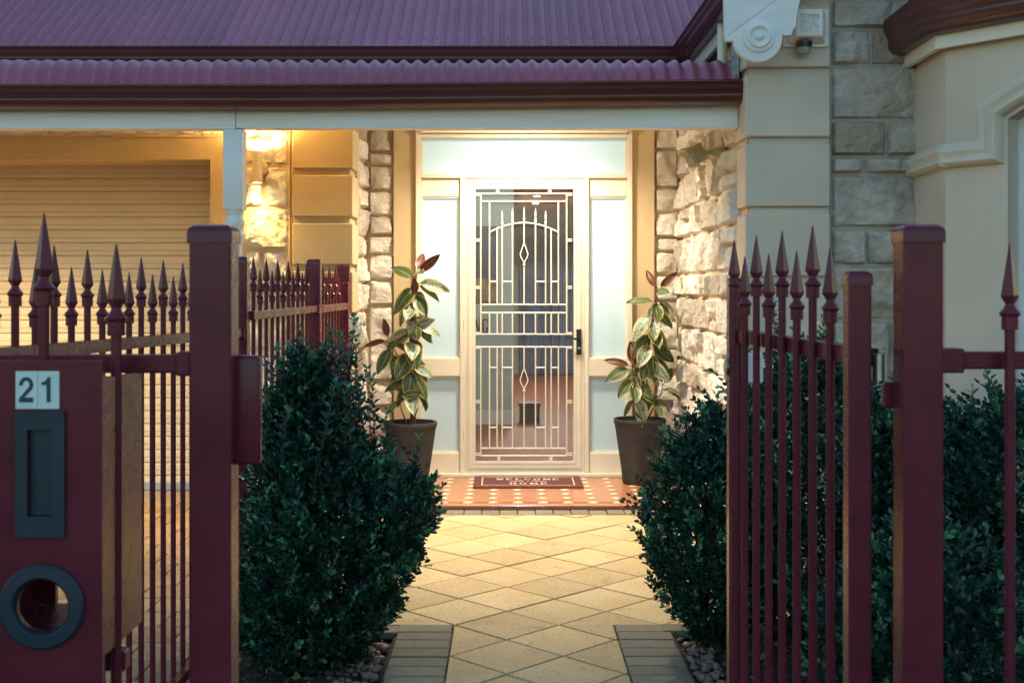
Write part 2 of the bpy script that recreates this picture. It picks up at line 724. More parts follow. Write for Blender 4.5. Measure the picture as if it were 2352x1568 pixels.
# ------------------------------------------------------------------ porch floor
g = MB()
g.box(XL - .35, XR + .02, 8.04, 9.5, -.099, POR - .010)
porch = struct('porch_floor', g, simple('tile_grout', (.55, .45, .33), .8, .1, 30))
T = .1672
col0 = X(1189.5, 8.30)
edge = None
octm = None
dotm = None
ch = T * .42
ct = T / 2 - .0012
yrow0 = 8.155                    # first row of dots from the front edge
for i in range(-8, 8):
    xc = col0 + (i + .5) * T
    if xc - T / 2 < XL - .34 or xc + T / 2 > XR + .02:
        continue
    for j in range(0, 8):
        yc = yrow0 + (j + .5) * T
        if yc + T / 2 > 9.5:
            continue
        o8 = [(-ct + ch / 2, -ct), (ct - ch / 2, -ct), (ct, -ct + ch / 2), (ct, ct - ch / 2), (ct - ch / 2, ct), (-ct + ch / 2, ct), (-ct, ct - ch / 2), (-ct, -ct + ch / 2)]
        if octm is None:
            octm = build('tile', MB().prism([(xc + a, yc + b) for a, b in o8], lambda a, b, d: (a, b, d), POR - .009, POR), TERR, porch)
        else:
            inst(octm, (xc, yc, POR - .009), porch)
    for j in range(0, 8):
        yc = yrow0 + j * T
        dd = ch / 2 - .0008
        if dotm is None:
            dotm = build('tile_dot', MB().prism([(xc + T / 2 - dd, yc), (xc + T / 2, yc - dd), (xc + T / 2 + dd, yc), (xc + T / 2, yc + dd)], lambda a, b, d: (a, b, d), POR - .009, POR + .0003), TILEW, porch)
        else:
            inst(dotm, (xc + T / 2, yc, POR - .009), porch)
    # bullnose edge tile
    if edge is None:
        prof = [(8.028, -.002), (8.028, POR - .012), (8.032, POR - .003), (8.042, POR), (yrow0 - ch / 2 - .001, POR), (yrow0 - ch / 2 - .001, POR - .009), (8.0405, POR - .0105), (8.0405, -.002)]
        edge = build('edge_tile', MB().prism(prof, lambda a, b, d: (d, a, b), xc - T / 2 + .0012, xc + T / 2 - .0012), TERR, porch, smooth=40)
        edge.data.materials.append(TERRD)
        for pl in edge.data.polygons:
            if pl.normal.y < -.7:
                pl.material_index = 1
    else:
        inst(edge, (xc, LOC[edge].y, LOC[edge].z), porch)

# ------------------------------------------------------------------ house
house = thing('house', 'sandstone and beige rendered house with maroon corrugated roof and lit porch', 'house', (0, 9.0, 0))


def bx(*a):
    return MB().box(*a)


# left wall with the garage opening
GX = X(483, YL)                  # right edge of the garage opening
GT = Z(366.7, YL)                # its head
w = MB()
w.box(-8, XL - .045, YL, 9.55, GT, 3.05)
w.box(GX, XL - .045, YL, 9.55, -.1, GT)
wall_l = build('garage_wall', w, RENDER, house, label='beige rendered wall round the garage opening')
# door wall
w = MB()
DFL, DFR, DFT = X(955, 9.28), X(1452, 9.28), 2.72
w.box(XL - .3, DFL, YD + .03, 9.55, -.05, 3.0)
w.box(DFR, XR + .3, YD + .03, 9.55, -.05, 3.0)
w.box(DFL, DFR, YD + .03, 9.55, DFT, 3.0)
wall_d = build('door_wall', w, MORTAR, house)
# right return + front of the wing
w = MB()
w.box(XR + .01, XR + .3, YW + .06, 9.33, -.05, 3.05)
wall_r = build('return_wall', w, MORTAR, house)
w = MB()
w.box(XR + .3, 2.25, YW + .06, 6.95, -.1, 4.6)
w.box(2.25, 4.6, YW + .06, 6.95, -.1, 4.6)
wall_f = build('wing_wall', w, MORTARG, house)


# rock-faced stones --------------------------------------------------------
def stone(u0, u1, z0, z1, fr, parent, mat, depth=.035, seed=0, rough=1.0, res=.016):
    """fr(u,z,d) -> xyz"""
    nu, nv = max(5, int((u1 - u0) / res)), max(5, int((z1 - z0) / res))
    rg = random.Random(seed)
    pl = []
    for _ in range(3):
        a = rg.uniform(0, 6.28)
        pl.append((math.cos(a), math.sin(a), rg.uniform(.15, .8) * rough, rg.uniform(.02, .06)))
    cu, cz = (u0 + u1) / 2 + rg.uniform(-.2, .2) * (u1 - u0), (z0 + z1) / 2 + rg.uniform(-.2, .2) * (z1 - z0)
    sx = seed * 3.17
    v = []
    for j in range(nv + 1):
        for i in range(nu + 1):
            fu, fv = i / nu, j / nv
            u, z = u0 + (u1 - u0) * fu, z0 + (z1 - z0) * fv
            e = min(u - u0, u1 - u, z - z0, z1 - z)
            k = min(1, e / .016)
            k = k * k * (3 - 2 * k)
            h = depth
            for a, b, s, o in pl:
                h = min(h, depth * .95 + s * (o - (a * (u - cu) + b * (z - cz))))
            h = max(h, depth * .35)
            n1 = noise.fractal((u * 9 + sx, z * 9, sx), .7, 2.1, 5)
            n2 = noise.fractal((u * 34 + sx, z * 34, sx + 9), .8, 2.0, 3)
            h += (.013 * n1 + .0075 * n2) * rough
            edge = .004 * noise.noise((u * 25, z * 25, sx))
            if i in (0, nu) or j in (0, nv):
                h = .002 if False else -.004
                u += (1 if i == 0 else -1 if i == nu else 0) * abs(edge)
                z += (1 if j == 0 else -1 if j == nv else 0) * abs(edge)
            else:
                h = .18 * depth + max(0.0, h - .18 * depth) * (.12 + .88 * k)
            v.append(fr(u, z, h))
    f = []
    W = nu + 1
    for j in range(nv):
        for i in range(nu):
            a = j * W + i
            f.append((a, a + 1, a + W + 1, a + W))
    return build('stone', MB().add(v, f), mat, parent, smooth=42, recalc=False)


SEED = [11]


def stones(rects, fr, parent, mat, gap=.004, **k):
    for u0, u1, z0, z1 in rects:
        SEED[0] += 1
        stone(u0 + gap, u1 - gap, z0 + gap, z1 - gap, fr, parent, mat, seed=SEED[0], **k)


def front(y):
    return lambda u, z, d: (u, y - d, z)


# strip left of the door
zs = [Z(p, YD) for p in (297 - 80, 297 - 12, 351, 381, 438, 496, 541, 584, 643, 701, 787, 874, 933, 1024, 1070, 1092)]
zs = zs[::-1]
u0, u1 = XL + .004, X(905, YD)
stones([(u0, u1, zs[i], zs[i + 1]) for i in range(len(zs) - 1)], front(YD + .03), wall_d, STONEW, depth=.05)
# strip right of the door
zr = [Z(p, YD) for p in (297 - 75, 297 - 8, 345, 432, 488, 545, 578, 630, 690, 735, 800, 850, 922, 1010, 1092)][::-1]
u0, u1 = X(1503, YD), XR - .0
stones([(u0, u1, zr[i], zr[i + 1]) for i in range(len(zr) - 1)], front(YD + .03), wall_d, STONEW, depth=.05)
# left return, facing right
fl = lambda u, z, d: (XL - .045 + d, 9.30 - u + 0.0, z)
w = MB()
w.box(XL - .3, XL - .03, 8.88, YD + .03, -.05, 3.0)
ret_l = build('left_return', w, MORTAR, house)
fl = lambda u, z, d: (XL - .03 + d, YD + .03 - u, z)
zl = [Z(p, 9.1) for p in (297 - 75, 322, 372, 432, 478, 545, 590, 650, 715, 800, 860, 940, 1030, 1092)][::-1]
stones([(0.0, .44, zl[i], zl[i + 1]) for i in range(len(zl) - 1)], fl, ret_l, STONEW, depth=.045)
# right return, facing left: broken courses
frr = lambda u, z, d: (XR + .01 - d, u, z)
rg = random.Random(21)
rects = []
z = POR
hs = [.26, .20, .27, .17, .25, .22, .16, .27, .21, .24, .18, .27, .2]
for h in hs:
    y = 6.915
    first = True
    while y < YD - .02:
        wd = rg.uniform(.34, .68)
        if YD + .02 - (y + wd) < .2:
            wd = YD + .02 - y
        r = rg.random()
        if r < .14 and h > .2:
            sp = rg.uniform(.35, .6) * h
            rects += [(y, y + wd, z, z + sp), (y, y + wd, z + sp, z + h)]
        elif r < .26:
            q = rg.uniform(.06, .1)
            rects += [(y, y + q, z, z + h), (y + q, y + wd, z, z + h)]
        else:
            rects.append((y, y + wd, z, z + h))
        y += wd
    z += h
    if z > 2.72:
        break
stones(rects, frr, wall_r, STONEW, depth=.055, rough=1.25)
# right front panel between quoins and bay
fw = front(YW + .06)
YS = YW + .04
ux = lambda a: X((2560 + a / 1.8375) / 1.6327, YS)
rows = [(-300, 0 - 8, [1028, 1300, 1660]), (-8, 197, [1028, 1505, 1660]), (207, 449, [1028, 1300, 1660]), (453, 824, [1028, 1650]), (828, 1075, [1028, 1410, 1655]),
        (1079, 1201, [1028, 1246, 1660]), (1204, 1568, [1028, 1660])]
rects = []
for a, b, xs in rows:
    for i in range(len(xs) - 1):
        rects.append((ux(xs[i]), ux(xs[i + 1]), Z(b / 3.0, YS), Z(a / 3.0, YS)))
for a, b, xs in [(526, 609, [1028, 1265, 1660]), (609, 735, [1028, 1660]), (735, 860, [1028, 1432, 1660]), (860, 930, [1028, 1230, 1660]), (930, 1060, [1028, 1660]), (1060, 1150, [1028, 1380, 1660]), (1150, 1260, [1028, 1660])]:
    for i in range(len(xs) - 1):
        rects.append((ux(xs[i]), ux(xs[i + 1]), Z(b, YS), Z(a, YS)))
stones(rects, fw, wall_f, STONEG, gap=.004, depth=.050, rough=1.15, res=.013)
# stones beside the garage (round the wall lamp) and over its opening
fgr = front(YL)
xa, xb = X(562, YL), X(665, YL)
rects = []
for a, b, sp in [(225, 296, None), (298, 315, None), (316, 381, None), (382, 477, .45), (479, 573, None), (575, 640, .4), (642, 735, None), (737, 800, .6), (802, 900, None), (902, 985, .4), (987, 1090, None), (1092, 1150, .5)]:
    if sp:
        xm = xa + (xb - xa) * sp
        rects += [(xa, xm, Z(b, YL), Z(a, YL)), (xm, xb, Z(b, YL), Z(a, YL))]
    else:
        rects.append((xa, xb, Z(b, YL), Z(a, YL)))
stones(rects, fgr, wall_l, STONEW, depth=.05, rough=1.3)
w = MB().box(xa - .005, xb + .005, YL - .012, YL + .01, -.05, 2.9)
build('stone_backing', w, MORTAR, wall_l)
rects = []
cuts = [-1500, -1180, -900, -620, -360, -60, 115, 318, 461, 555]
for i in range(len(cuts) - 1):
    rects.append((X(cuts[i], YL), X(cuts[i + 1], YL), Z(314, YL), Z(272, YL)))
stones(rects, fgr, wall_l, STONEW, depth=.045)
build('stone_backing', MB().box(-8, xa - .006, YL - .010, YL + .01, Z(315, YL), 2.9), MORTAR, wall_l)


# rendered quoin piers
def quoin(name, xf, yf, side, zt, pitch, gapz, mat, xw, yw, r=.03):
    """blocks on a corner: front face at yf from xf to xf+-xw, side face yw deep"""
    p = None
    core = MB()
    x0, x1 = (xf, xf + xw) if side < 0 else (xf - xw, xf)
    core.box(min(x0, x1) + (.0 if side > 0 else r), max(x0, x1) - (r if side > 0 else 0), yf + r, yf + yw, -.1, 3.2)
    p = build(name, core, mat, house)
    z = zt
    while z > -.1:
        zb = max(z - pitch + gapz, -.1)
        build('quoin_block', MB().rbox(x0, x1, yf, yf + yw - .004, zb, z, .006), mat, p)
        z -= pitch
    return p


# left pier: right edge at the porch corner
quoin('quoin_pier', XL - .02, YL - .045, 1, Z(312 - 128, YL), (550 - 440) * YL / F, 16 * YL / F, RENDER, .425, .33)
# right pier: left edge at the porch corner
quoin('quoin_pier', XR - .012, YW, -1, Z(172 - 160 * 4, YW), 160 * YW / F, 18 * YW / F, RENDER2, .462, .265)

# door surround in smooth render
w = MB()
w.box(X(905, YD), DFL, YD - .022, YD + .04, POR, 2.85)
build('door_surround', w, RENDER, house)
w = MB()
w.box(DFR, X(1502, YD), YD - .022, YD + .04, POR, 2.85)
build('door_surround', w, RENDER, house)
w = MB()
w.box(DFL, DFR, YD - .022, YD + .04, 2.735, 2.85)
build('door_surround', w, RENDER, house)

# timber door frame with side lights and transom
Yf = 9.27
fx = lambda p: X(p, Yf)
fz = lambda p: Z(p, Yf)
frame = MB()
for a, b in ((955.3, 968), (1057, 1068), (1342, 1352), (1440, 1451.7)):
    top = 297 if a < 960 or a > 1400 else 400
    frame.rbox(fx(a), fx(b), Yf - .03, Yf + .07, POR + .03, fz(top) + (.08 if top < 300 else -.034), .003)
zt = fz(400)
frame.rbox(fx(968) + .0005, fx(1440) - .0005, Yf - .032, Yf + .07, fz(410), zt, .003)
frame.rbox(fx(968) + .0005, fx(1440) - .0005, Yf - .028, Yf + .07, fz(318), fz(308), .003)
frame.rbox(fx(968) + .0005, fx(1440) - .0005, Yf - .055, Yf + .07, fz(307.5), fz(300), .004)
frame.rbox(fx(968) + .0005, fx(1440) - .0005, Yf - .085, Yf + .07, fz(299.5), fz(272), .006)
frame.rbox(fx(955.5), fx(1451.5), Yf - .055, Yf + .07, POR, POR + .0295, .004)
dframe = build('door_frame', frame, CREAM, house)
for a, b in ((968.3, 1056.7), (1352.3, 1439.7)):
    build('rail', MB().rbox(fx(a), fx(b), Yf - .008, Yf + .06, fz(452), fz(410), .003), CREAM, dframe)
    build('rail', MB().rbox(fx(a), fx(b), Yf - .026, Yf + .06, fz(863), fz(822), .003), CREAM, dframe)
    build('rail', MB().rbox(fx(a), fx(b), Yf - .012, Yf + .06, POR + .03, fz(1039), .003), CREAM, dframe)
    # beads
    bead = MB()
    for t, q in ((452, 822), (863, 1039)):
        for xx in (a, b - 3):
            bead.box(fx(xx), fx(xx + 3), Yf + .0, Yf + .03, fz(q) + .0005, fz(t) - .0005)
        bead.box(fx(a + 3), fx(b - 3), Yf + .001, Yf + .03, fz(t + 3), fz(t) - .0005)
        bead.box(fx(a + 3), fx(b - 3), Yf + .001, Yf + .03, fz(q) + .0005, fz(q - 3))
    build('bead', bead, CREAM, dframe)
    for t, q in ((452, 822), (863, 1039)):
        build('pane', bx(fx(a + 1), fx(b - 1), Yf + .022, Yf + .028, fz(q), fz(t)), FROST, dframe)
bead = MB()
for xx in (968.3, 1436.7):
    bead.box(fx(xx), fx(xx + 3), Yf, Yf + .03, fz(400) + .0005, fz(318) - .0005)
build('bead', bead, CREAM, dframe)
build('pane', bx(fx(969), fx(1439), Yf + .022, Yf + .028, fz(400), fz(318)), FROST, dframe, label='wide frosted transom pane over the door')

# security door -----------------------------------------------------------
Ys = 9.255
sx = lambda p: X(p, Ys)
sz = lambda p: Z(p, Ys)
door_mb = MB()
o = (1068.6, 1341.4, 410.8, 1082.5)
for n, (ins, y) in enumerate(((0, Ys - .005), (5, Ys - .012), (9, Ys - .018), (14, Ys - .011), (18, Ys - .017))):
    w = 25.5 if n == 4 else (5, 4, 5, 4, 6)[n] + .3
    a, b, t, q = o[0] + ins, o[1] - ins, o[2] + ins, o[3] - ins
    w = (5, 4, 5, 4, 5.5)[n]
    door_mb.box(sx(a), sx(a + w), y, Ys + .022, sz(q), sz(t))
    door_mb.box(sx(b - w), sx(b), y, Ys + .022, sz(q), sz(t))
    door_mb.box(sx(a + w), sx(b - w), y, Ys + .022, sz(t + w), sz(t))
    door_mb.box(sx(a + w), sx(b - w), y, Ys + .022, sz(q), sz(q - w))
door = build('security_door', door_mb, CREAM, house, label='cream security door with spear and diamond grille')
build('fly_screen', bx(sx(1090), sx(1316), Ys + .012, Ys + .0135, sz(1059), sz(431)), SCREEN, door)
BW = .0058


def bar(p0, p1, r=BW):
    a = (sx(p0[0]), Ys - .002, sz(p0[1]))
    b = (sx(p1[0]), Ys - .002, sz(p1[1]))
    build('grille_bar', MB().tube([a, b], r, 6), CREAM, door, smooth=70)


V9 = [1124.1, 1141.6, 1153.4, 1177, 1203.7, 1230, 1253.2, 1266, 1282.7]
L, Rr = 1104.1, 1301.6
for y in (445.2, 767.4, 796.8, 1046.1):
    bar((1093 if y != 1046.1 else L, y), (1314 if y != 1046.1 else Rr, y))
for y in (462.5, 699.5, 718.4, 1028.9):
    bar((L, y), (Rr, y))
for x in (L, Rr):
    bar((x, 445.2), (x, 767.4))
    bar((x, 796.8), (x, 1046.1))
arch_y = lambda x: 512 + (x - 1203.4) ** 2 * (534 - 512) / (79.3 ** 2)
build('grille_arch', MB().tube([(sx(x), Ys - .002, sz(arch_y(x))) for x in np.linspace(1124.1, 1282.7, 17)], BW, 6), CREAM, door, smooth=70)
tips = {1153.4: 483, 1177: 477.5, 1203.7: 474.5, 1230: 477.5, 1253.2: 483}
for x in V9:
    top = 462.5 if x in (1124.1, 1282.7) else arch_y(x)
    if x == 1203.7:
        bar((x, top), (x, 558))
        bar((x, 610), (x, 699.5))
        bar((x, 796.8), (x, 845))
        bar((x, 897), (x, 1028.9))
    else:
        bar((x, top), (x, 699.5))
        bar((x, 796.8), (x, 1028.9))
    bar((x, 718.4), (x, 767.4))
    if x in tips:
        t = tips[x]
        pts = [(t, .0008), (t + 10, .0062), (t + 18, .0072), (t + 23, .004), (t + 25, .0075), (t + 29, .0095), (t + 33, .0075), (t + 35, .005), (arch_y(x) - .5, .005)]
        build('grille_spear', MB().lathe([(r, sz(p)) for p, r in pts], (sx(x), Ys - .003, 0), 8), CREAM, door, smooth=50)
for (a, b) in ((558, 604), (845, 893)):
    for s in (-1, 1):
        build('grille_diamond', MB().tube([(sx(1203.7), Ys - .002, sz(a)), (sx(1203.7 + s * 9), Ys - .002, sz(a + (b - a) * .55)), (sx(1203.7 + s * 7.5), Ys - .002, sz(a + (b - a) * .70)), (sx(1203.7), Ys - .002, sz(b))], .0046, 6), CREAM, door, smooth=50)
    build('grille_ball', MB().lathe([(.002, .012), (.009, .008), (.0115, 0), (.009, -.008), (.002, -.012)], (sx(1203.7), Ys - .002, sz(b + 4)), 10), CREAM, door, smooth=60)
for (a, b) in ((1124.1, 1141.6), (1153.4, 1177), (1230, 1253.2), (1266, 1282.7)):
    for y in (646.8, 844, 981.4):
        bar((a, y), (b, y))
for y in (449, 549.5, 554, 658, 662.5, 764, 800, 920, 924.5, 1040.5, 1045):
    bar((1093, y), (L, y), .0042)
    bar((Rr, y), (1314, y), .0042)
for x, y0, y1 in ((1143, 434, 445), (1262.6, 434, 445), (1145.8, 1046, 1057), (1265.5, 1046, 1057)):
    build('grille_stub', bx(sx(x) - .012, sx(x) + .012, Ys - .006, Ys + .008, sz(y1), sz(y0)), CREAM, door)
for y0, y1 in ((525, 545), (733, 757), (987, 1007)):
    build('hinge', MB().lathe([(.006, sz(y1)), (.006, sz(y0))], (sx(1066.5), Ys - .016, 0), 10), CREAM, door, smooth=40)
h = build('door_handle', MB().rbox(sx(1323.5), sx(1335), Ys - .028, Ys - .016, sz(814), sz(755.5), .003, 2), DARK, door)
build('lever', MB().tube([(sx(1329.5), Ys - .028, sz(779)), (sx(1329.5), Ys - .062, sz(779)), (sx(1324), Ys - .07, sz(778)), (sx(1299), Ys - .07, sz(771.5))], [.009, .009, .009, .0065], 10), DARK, h, smooth=50)
build('key_cylinder', MB().lathe([(.0095, 0), (.0095, .006), (.004, .008)], (sx(1329.5), Ys - .028, sz(799)), 14, 'y'), STEEL, h, smooth=40)

# garage roller door ---------------------------------------------------------
Yg = 9.05
roller = build('garage_door', bx(-8, GX + .15, Yg + .02, Yg + .04, DRV, GT + .15), ROLLER, house, label='cream ribbed roller door')
sl0 = None
pitch = (1404 - 1315) / 3.0 * Yg / F
z = GT + .10
while z > DRV + .02:
    zb = z - pitch
    # one curved slat: wide flat with a small groove and a lower roll
    pr = [(0, z), (-.010, z - .003), (-.014, z - pitch * .25), (-.013, z - pitch * .55), (-.008, z - pitch * .585), (-.013, z - pitch * .62), (-.012, zb + .008), (-.006, zb + .003), (0, zb + .0025)]
    if sl0 is None:
        sl0 = build('slat', MB().prism(pr, lambda a, b, d: (d, Yg + a + .019, b), -8, GX + .12), ROLLER, roller, smooth=25)
    else:
        inst(sl0, (LOC[sl0].x, LOC[sl0].y, zb + .0025), roller)
    z = zb
build('bottom_rail', MB().rbox(-8, GX + .12, Yg - .01, Yg + .0185, DRV + .014, DRV + .075, .004), simple('grey_bottom_rail', (.3, .33, .38), .5), roller)

# veranda ceiling, beam, post, gutter, roofs -------------------------------------
c0, c1 = (6.93, 2.53), (8.56, 2.87)
build('veranda_ceiling', MB().add([(-8, c0[0], c0[1]), (XR + .03, c0[0], c0[1]), (XR + .03, c1[0], c1[1]), (-8, c1[0], c1[1])], [(0, 1, 2, 3)]), CREAM, house)
build('porch_ceiling', bx(XL - .04, XR + .03, 8.561, 9.34, 2.95, 2.97), CREAM, house)
build('ceiling_step', bx(XL - .04, XR + .03, 8.545, 8.5605, 2.868, 2.97), CREAM, house)
XJ = X(541, 6.85)
zb, zt = Z(296.5, 6.85), Z(243, 6.85)
bmb = MB().rbox(-8, XJ - .0015, 6.85, 6.95, zb, zt, .004)
beam = build('veranda_beam', bmb, BEAM, house)
bmb = MB().rbox(XJ + .0015, XR - .014, 6.851, 6.95, zb + .004, zt + .012, .004)
beam2 = build('veranda_beam', bmb, BEAM, house)
build('bolt', MB().lathe([(.016, 0), (.016, .003), (.009, .006), (.002, .0075)], (XJ + .022, 6.851, Z(275, 6.85)), 14, 'y'), BEAM, beam2, smooth=50)
px0, px1 = X(512, 6.85), X(557.5, 6.85)
pcx, pw = (px0 + px1) / 2, (px1 - px0) / 2
pm = MB().rbox(px0, px1, 6.845, 6.955, 1.90, zb, .008, 2)
prof = [(.052, 1.903), (.050, 1.885), (.045, 1.875), (.045, 1.862), (.050, 1.855), (.056, 1.835), (.055, 1.815), (.047, 1.80), (.045, 1.79), (.050, 1.775), (.056, 1.762), (.050, 1.745), (.046, 1.73), (.041, 1.70), (.041, 1.60), (.045, 1.40), (.050, 1.15), (.053, 1.05), (.047, 1.0), (.054, .985), (.054, .95), (.05, .94)]
pm.lathe(prof, (pcx, 6.9, 0), 28)
pm.rbox(px0, px1, 6.845, 6.955, DRV, .94, .008, 2)
build('veranda_post', pm, POSTW, house, smooth=40, label='white turned timber veranda post')

GP = [(0, 0), (.055, 0), (.078, .006), (.094, .022), (.098, .042), (.097, .052), (.106, .064), (.112, .085), (.113, .098), (.121, .104), (.123, .112), (.119, .117), (.110, .117), (.108, .104), (0, .104)]
gp2 = [(-a, b) for a, b in GP]
gb = Z(246, 6.70)
gut = build('veranda_gutter', MB().sweep([(a, b * 1.1) for a, b in gp2], [(-8, 6.822, gb), (-1.2, 6.822, gb), (X(1706, 6.7), 6.822, gb + .026)], (0, 0, 1)), GUTTER, house, smooth=50)
PIT = .0815


def corr_sheet(x0, n, pathpts, lift, parent, amp=.0135, ax='x', spp=8):
    """corrugated sheet: ribs run along pathpts [(y,z)], n ribs wide"""
    pts = [Vector((0, p[0], p[1])) for p in pathpts]
    m = n * spp + 1
    v = []
    for i, p in enumerate(pts):
        t = (pts[min(i + 1, len(pts) - 1)] - pts[max(i - 1, 0)]).normalized()
        nn = Vector((0, -t.z, t.y))
        for k in range(m):
            d = amp * math.cos(2 * math.pi * k / spp) + lift
            q = p + nn * d
            xx = x0 + PIT * k / spp
            v.append((xx, q.y, q.z) if ax == 'x' else (q.y, -xx, q.z))
    f = [(i * m + k, i * m + k + 1, (i + 1) * m + k + 1, (i + 1) * m + k) for i in range(len(pts) - 1) for k in range(m - 1)]
    return build('sheet', MB().add(v, f), ROOF, parent, smooth=60, recalc=False)


bn = []
RB = .26
sy, sz_ = 6.775, 2.580
for k in range(11):
    tau = R(72 - 66 * k / 10)
    bn.append((sy + RB * (math.sin(R(72)) - math.sin(tau)), sz_ + RB * (math.cos(tau) - math.cos(R(72)))))
ye, ze = bn[-1]
bn += [(ye + .5, ze + .5 * .105), (8.52, ze + (8.52 - ye) * .105)]
und = [(p[0] + .012, p[1] - .028) for p in bn]
und = MB().add([(x, p[0], p[1]) for x in (-7.95, XR - .02) for p in und], [(i, i + 1, len(bn) + i + 1, len(bn) + i) for i in range(len(bn) - 1)])
vroof = build('veranda_roof', und, GUTTER, house, label='bullnose corrugated veranda roof')
x = XR - .03
k = 0
while x > -7.5:
    wd = 9
    x0 = x - wd * PIT
    corr_sheet(x0, wd, [(p[0], p[1]) for p in bn], .0015 * (k % 2), vroof, amp=.0115)
    x = x0 + .0
    k += 1
# main roof
SL = .675
ev = (8.31, 3.092)
und = MB().add([(xx, ev[0] + t, ev[1] + t * SL - .03) for xx in (-8, 3.2) for t in (0, 4)], [(0, 1, 3, 2)])
mroof = build('main_roof', und, GUTTER, house)
x = 2.45
k = 0
scr = None
nn = Vector((0, -SL, 1)).normalized()
while x > -7.6:
    x0 = x - 9 * PIT
    corr_sheet(x0, 9, [(ev[0] - .03 + t, ev[1] + (t - .03) * SL) for t in (0, .8, 2.0, 4.0)], .0012 * (k % 2), mroof)
    for q in range(0, 9, 2):
        sxp = x0 + q * PIT
        if -3.9 < sxp < 1.25:
            t = .118
            c = Vector((sxp, ev[0] + t, ev[1] + t * SL)) + nn * .0095
            if scr is None:
                scr = build('screw', MB().lathe([(.0075, 0), (.0075, .002), (.0048, .003), (.0048, .008)], tuple(c), 8), simple('screw_head', (.06, .03, .035), .4), mroof)
                scr_off = LOC[scr] - c
            else:
                inst(scr, c + scr_off, mroof)
    x = x0
    k += 1
build('main_gutter', MB().sweep(gp2, [(-8, 8.36, Z(146, 8.25)), (1.20, 8.36, Z(146, 8.25))], (0, 0, 1)), GUTTER, house, smooth=50)
build('eave_fascia', bx(-8, 1.4, 8.365, 8.385, 2.93, 3.09), GUTTER, house)
# wing gutter, fascia, roof (gable to the street)
wg = 3.105 - .119
gm = MB()
pr = [(1.245 - a, wg + b) for a, b in GP]
gm.prism(pr, lambda a, b, d: (a, d, b), 6.46, 8.30)
build('wing_gutter', gm, GUTTER, house, smooth=50)
build('wing_fascia', bx(1.247, 1.268, 6.45, 8.6, 2.90, 3.09), BOARD, house)
build('wing_soffit', bx(1.268, 1.33, 6.45, 8.6, 2.955, 2.965), BOARD, house)
# downpipe
build('downpipe', MB().lathe([(.029, 2.62), (.029, 3.0)], (X(1659, 7.02), 7.02, 0), 18), CREAM, house, smooth=40)
build('flashing', bx(XR - .055, XR - .02, 6.80, 6.83, 2.62, 2.92), simple('weathered_flashing', (.33, .38, .42), .6, .5, 20), house)
# wing roof, running across
wu = MB().add([(1.2 + t, y, 3.08 + t * SL - .03) for y in (6.43, 11) for t in (0, 2.2)], [(0, 1, 3, 2)])
wroof = build('wing_roof', wu, GUTTER, house)
y = 6.42
k = 0
while y < 10.8:
    corr_sheet(-(y + 9 * PIT), 9, [(1.17 + t, 3.09 + (t - .03) * SL) for t in (0, 1.0, 2.2)], .0012 * (k % 2), wroof, ax='y')
    y += 9 * PIT
    k += 1

# carved white barge end with rosette
YBg = 6.40
poly = [(1663.8, -70), (1663.8, 0), (1665.4, 84.4), (1668.5, 95), (1683, 93.7)]
cx, cy, rr = 1740.5, 86, 56.5
for k in range(17):
    a = R(172 - 172 * k / 16) if False else R(170 - 180 * k / 16)
    poly.append((cx + rr * math.cos(a), cy + rr * math.sin(a) * 1.0))
poly += [(1797.8, 82), (1818, 80.5), (1820, 72), (1824, 65), (1828.7, 61), (1828.7, 47), (1832, 23), (1838, -2), (1850, -30), (1950, -104), (2100, -215), (2100, -300), (1950, -245)]
poly = [(X(a, YBg), Z(b, YBg)) for a, b in poly]
brg = build('barge_scroll', MB().prism(poly, lambda a, b, d: (a, d, b), YBg, YBg + .045), BOARD, house, label='white scroll-cut barge board end with round rosette')
gro = MB()
for s in (0,):
    a, b = (X(1671, YBg), Z(82, YBg)), (X(1850, YBg), Z(-50, YBg))
    dx, dz = b[0] - a[0], b[1] - a[1]
    ln = math.hypot(dx, dz)
    nx, nz_ = -dz / ln * .0012, dx / ln * .0012
    gro.prism([(a[0] - nx, a[1] - nz_), (b[0] - nx, b[1] - nz_), (b[0] + nx, b[1] + nz_), (a[0] + nx, a[1] + nz_)], lambda p, q, d: (p, d, q), YBg - .0012, YBg + .0)
build('board_joint', gro, simple('joint_line', (.25, .25, .25), .8), brg)
sc = YBg / F
build('rosette', MB().lathe([(36.5 * sc, 0), (36.5 * sc, .008), (33 * sc, .012), (29 * sc, .012), (27.5 * sc, .018), (25 * sc, .024), (22 * sc, .024), (19.5 * sc, .016), (17.5 * sc, .012), (12 * sc, .010), (10.5 * sc, .013), (9.6 * sc, .020), (6 * sc, .027), (1 * sc, .029)], (X(1742.8, YBg), YBg, Z(84.4, YBg)), 40, 'y'), BOARD, brg, smooth=45)

# bay window -------------------------------------------------------------------
B0, B1 = Vector((2.235, 6.72, 0)), Vector((2.22, 6.17, 0))
ud = Vector((.8, -1, 0)).normalized()
un = Vector((-ud.y * -1, 0, 0))
un = Vector((-1, -.8, 0)).normalized()           # outward normal of the canted face
LEN = 1.56
B2 = B1 + ud * LEN
B3 = Vector((4.6, B2.y, 0))


def bp(s, z, d):
    p = B1 + ud * s + un * d
    return (p.x, p.y, z)


s0, s1 = .332, 1.232
sm = (s0 + s1) / 2
zc = 1.50


def arc(rad, n=14):
    a0 = math.acos((s0 - sm) / rad) if abs((s0 - sm) / rad) < 1 else math.pi
    return [(sm + rad * math.cos(a0 + (math.pi - 2 * a0) * k / n), zc + rad * math.sin(a0 + (math.pi - 2 * a0) * k / n)) for k in range(n + 1)]


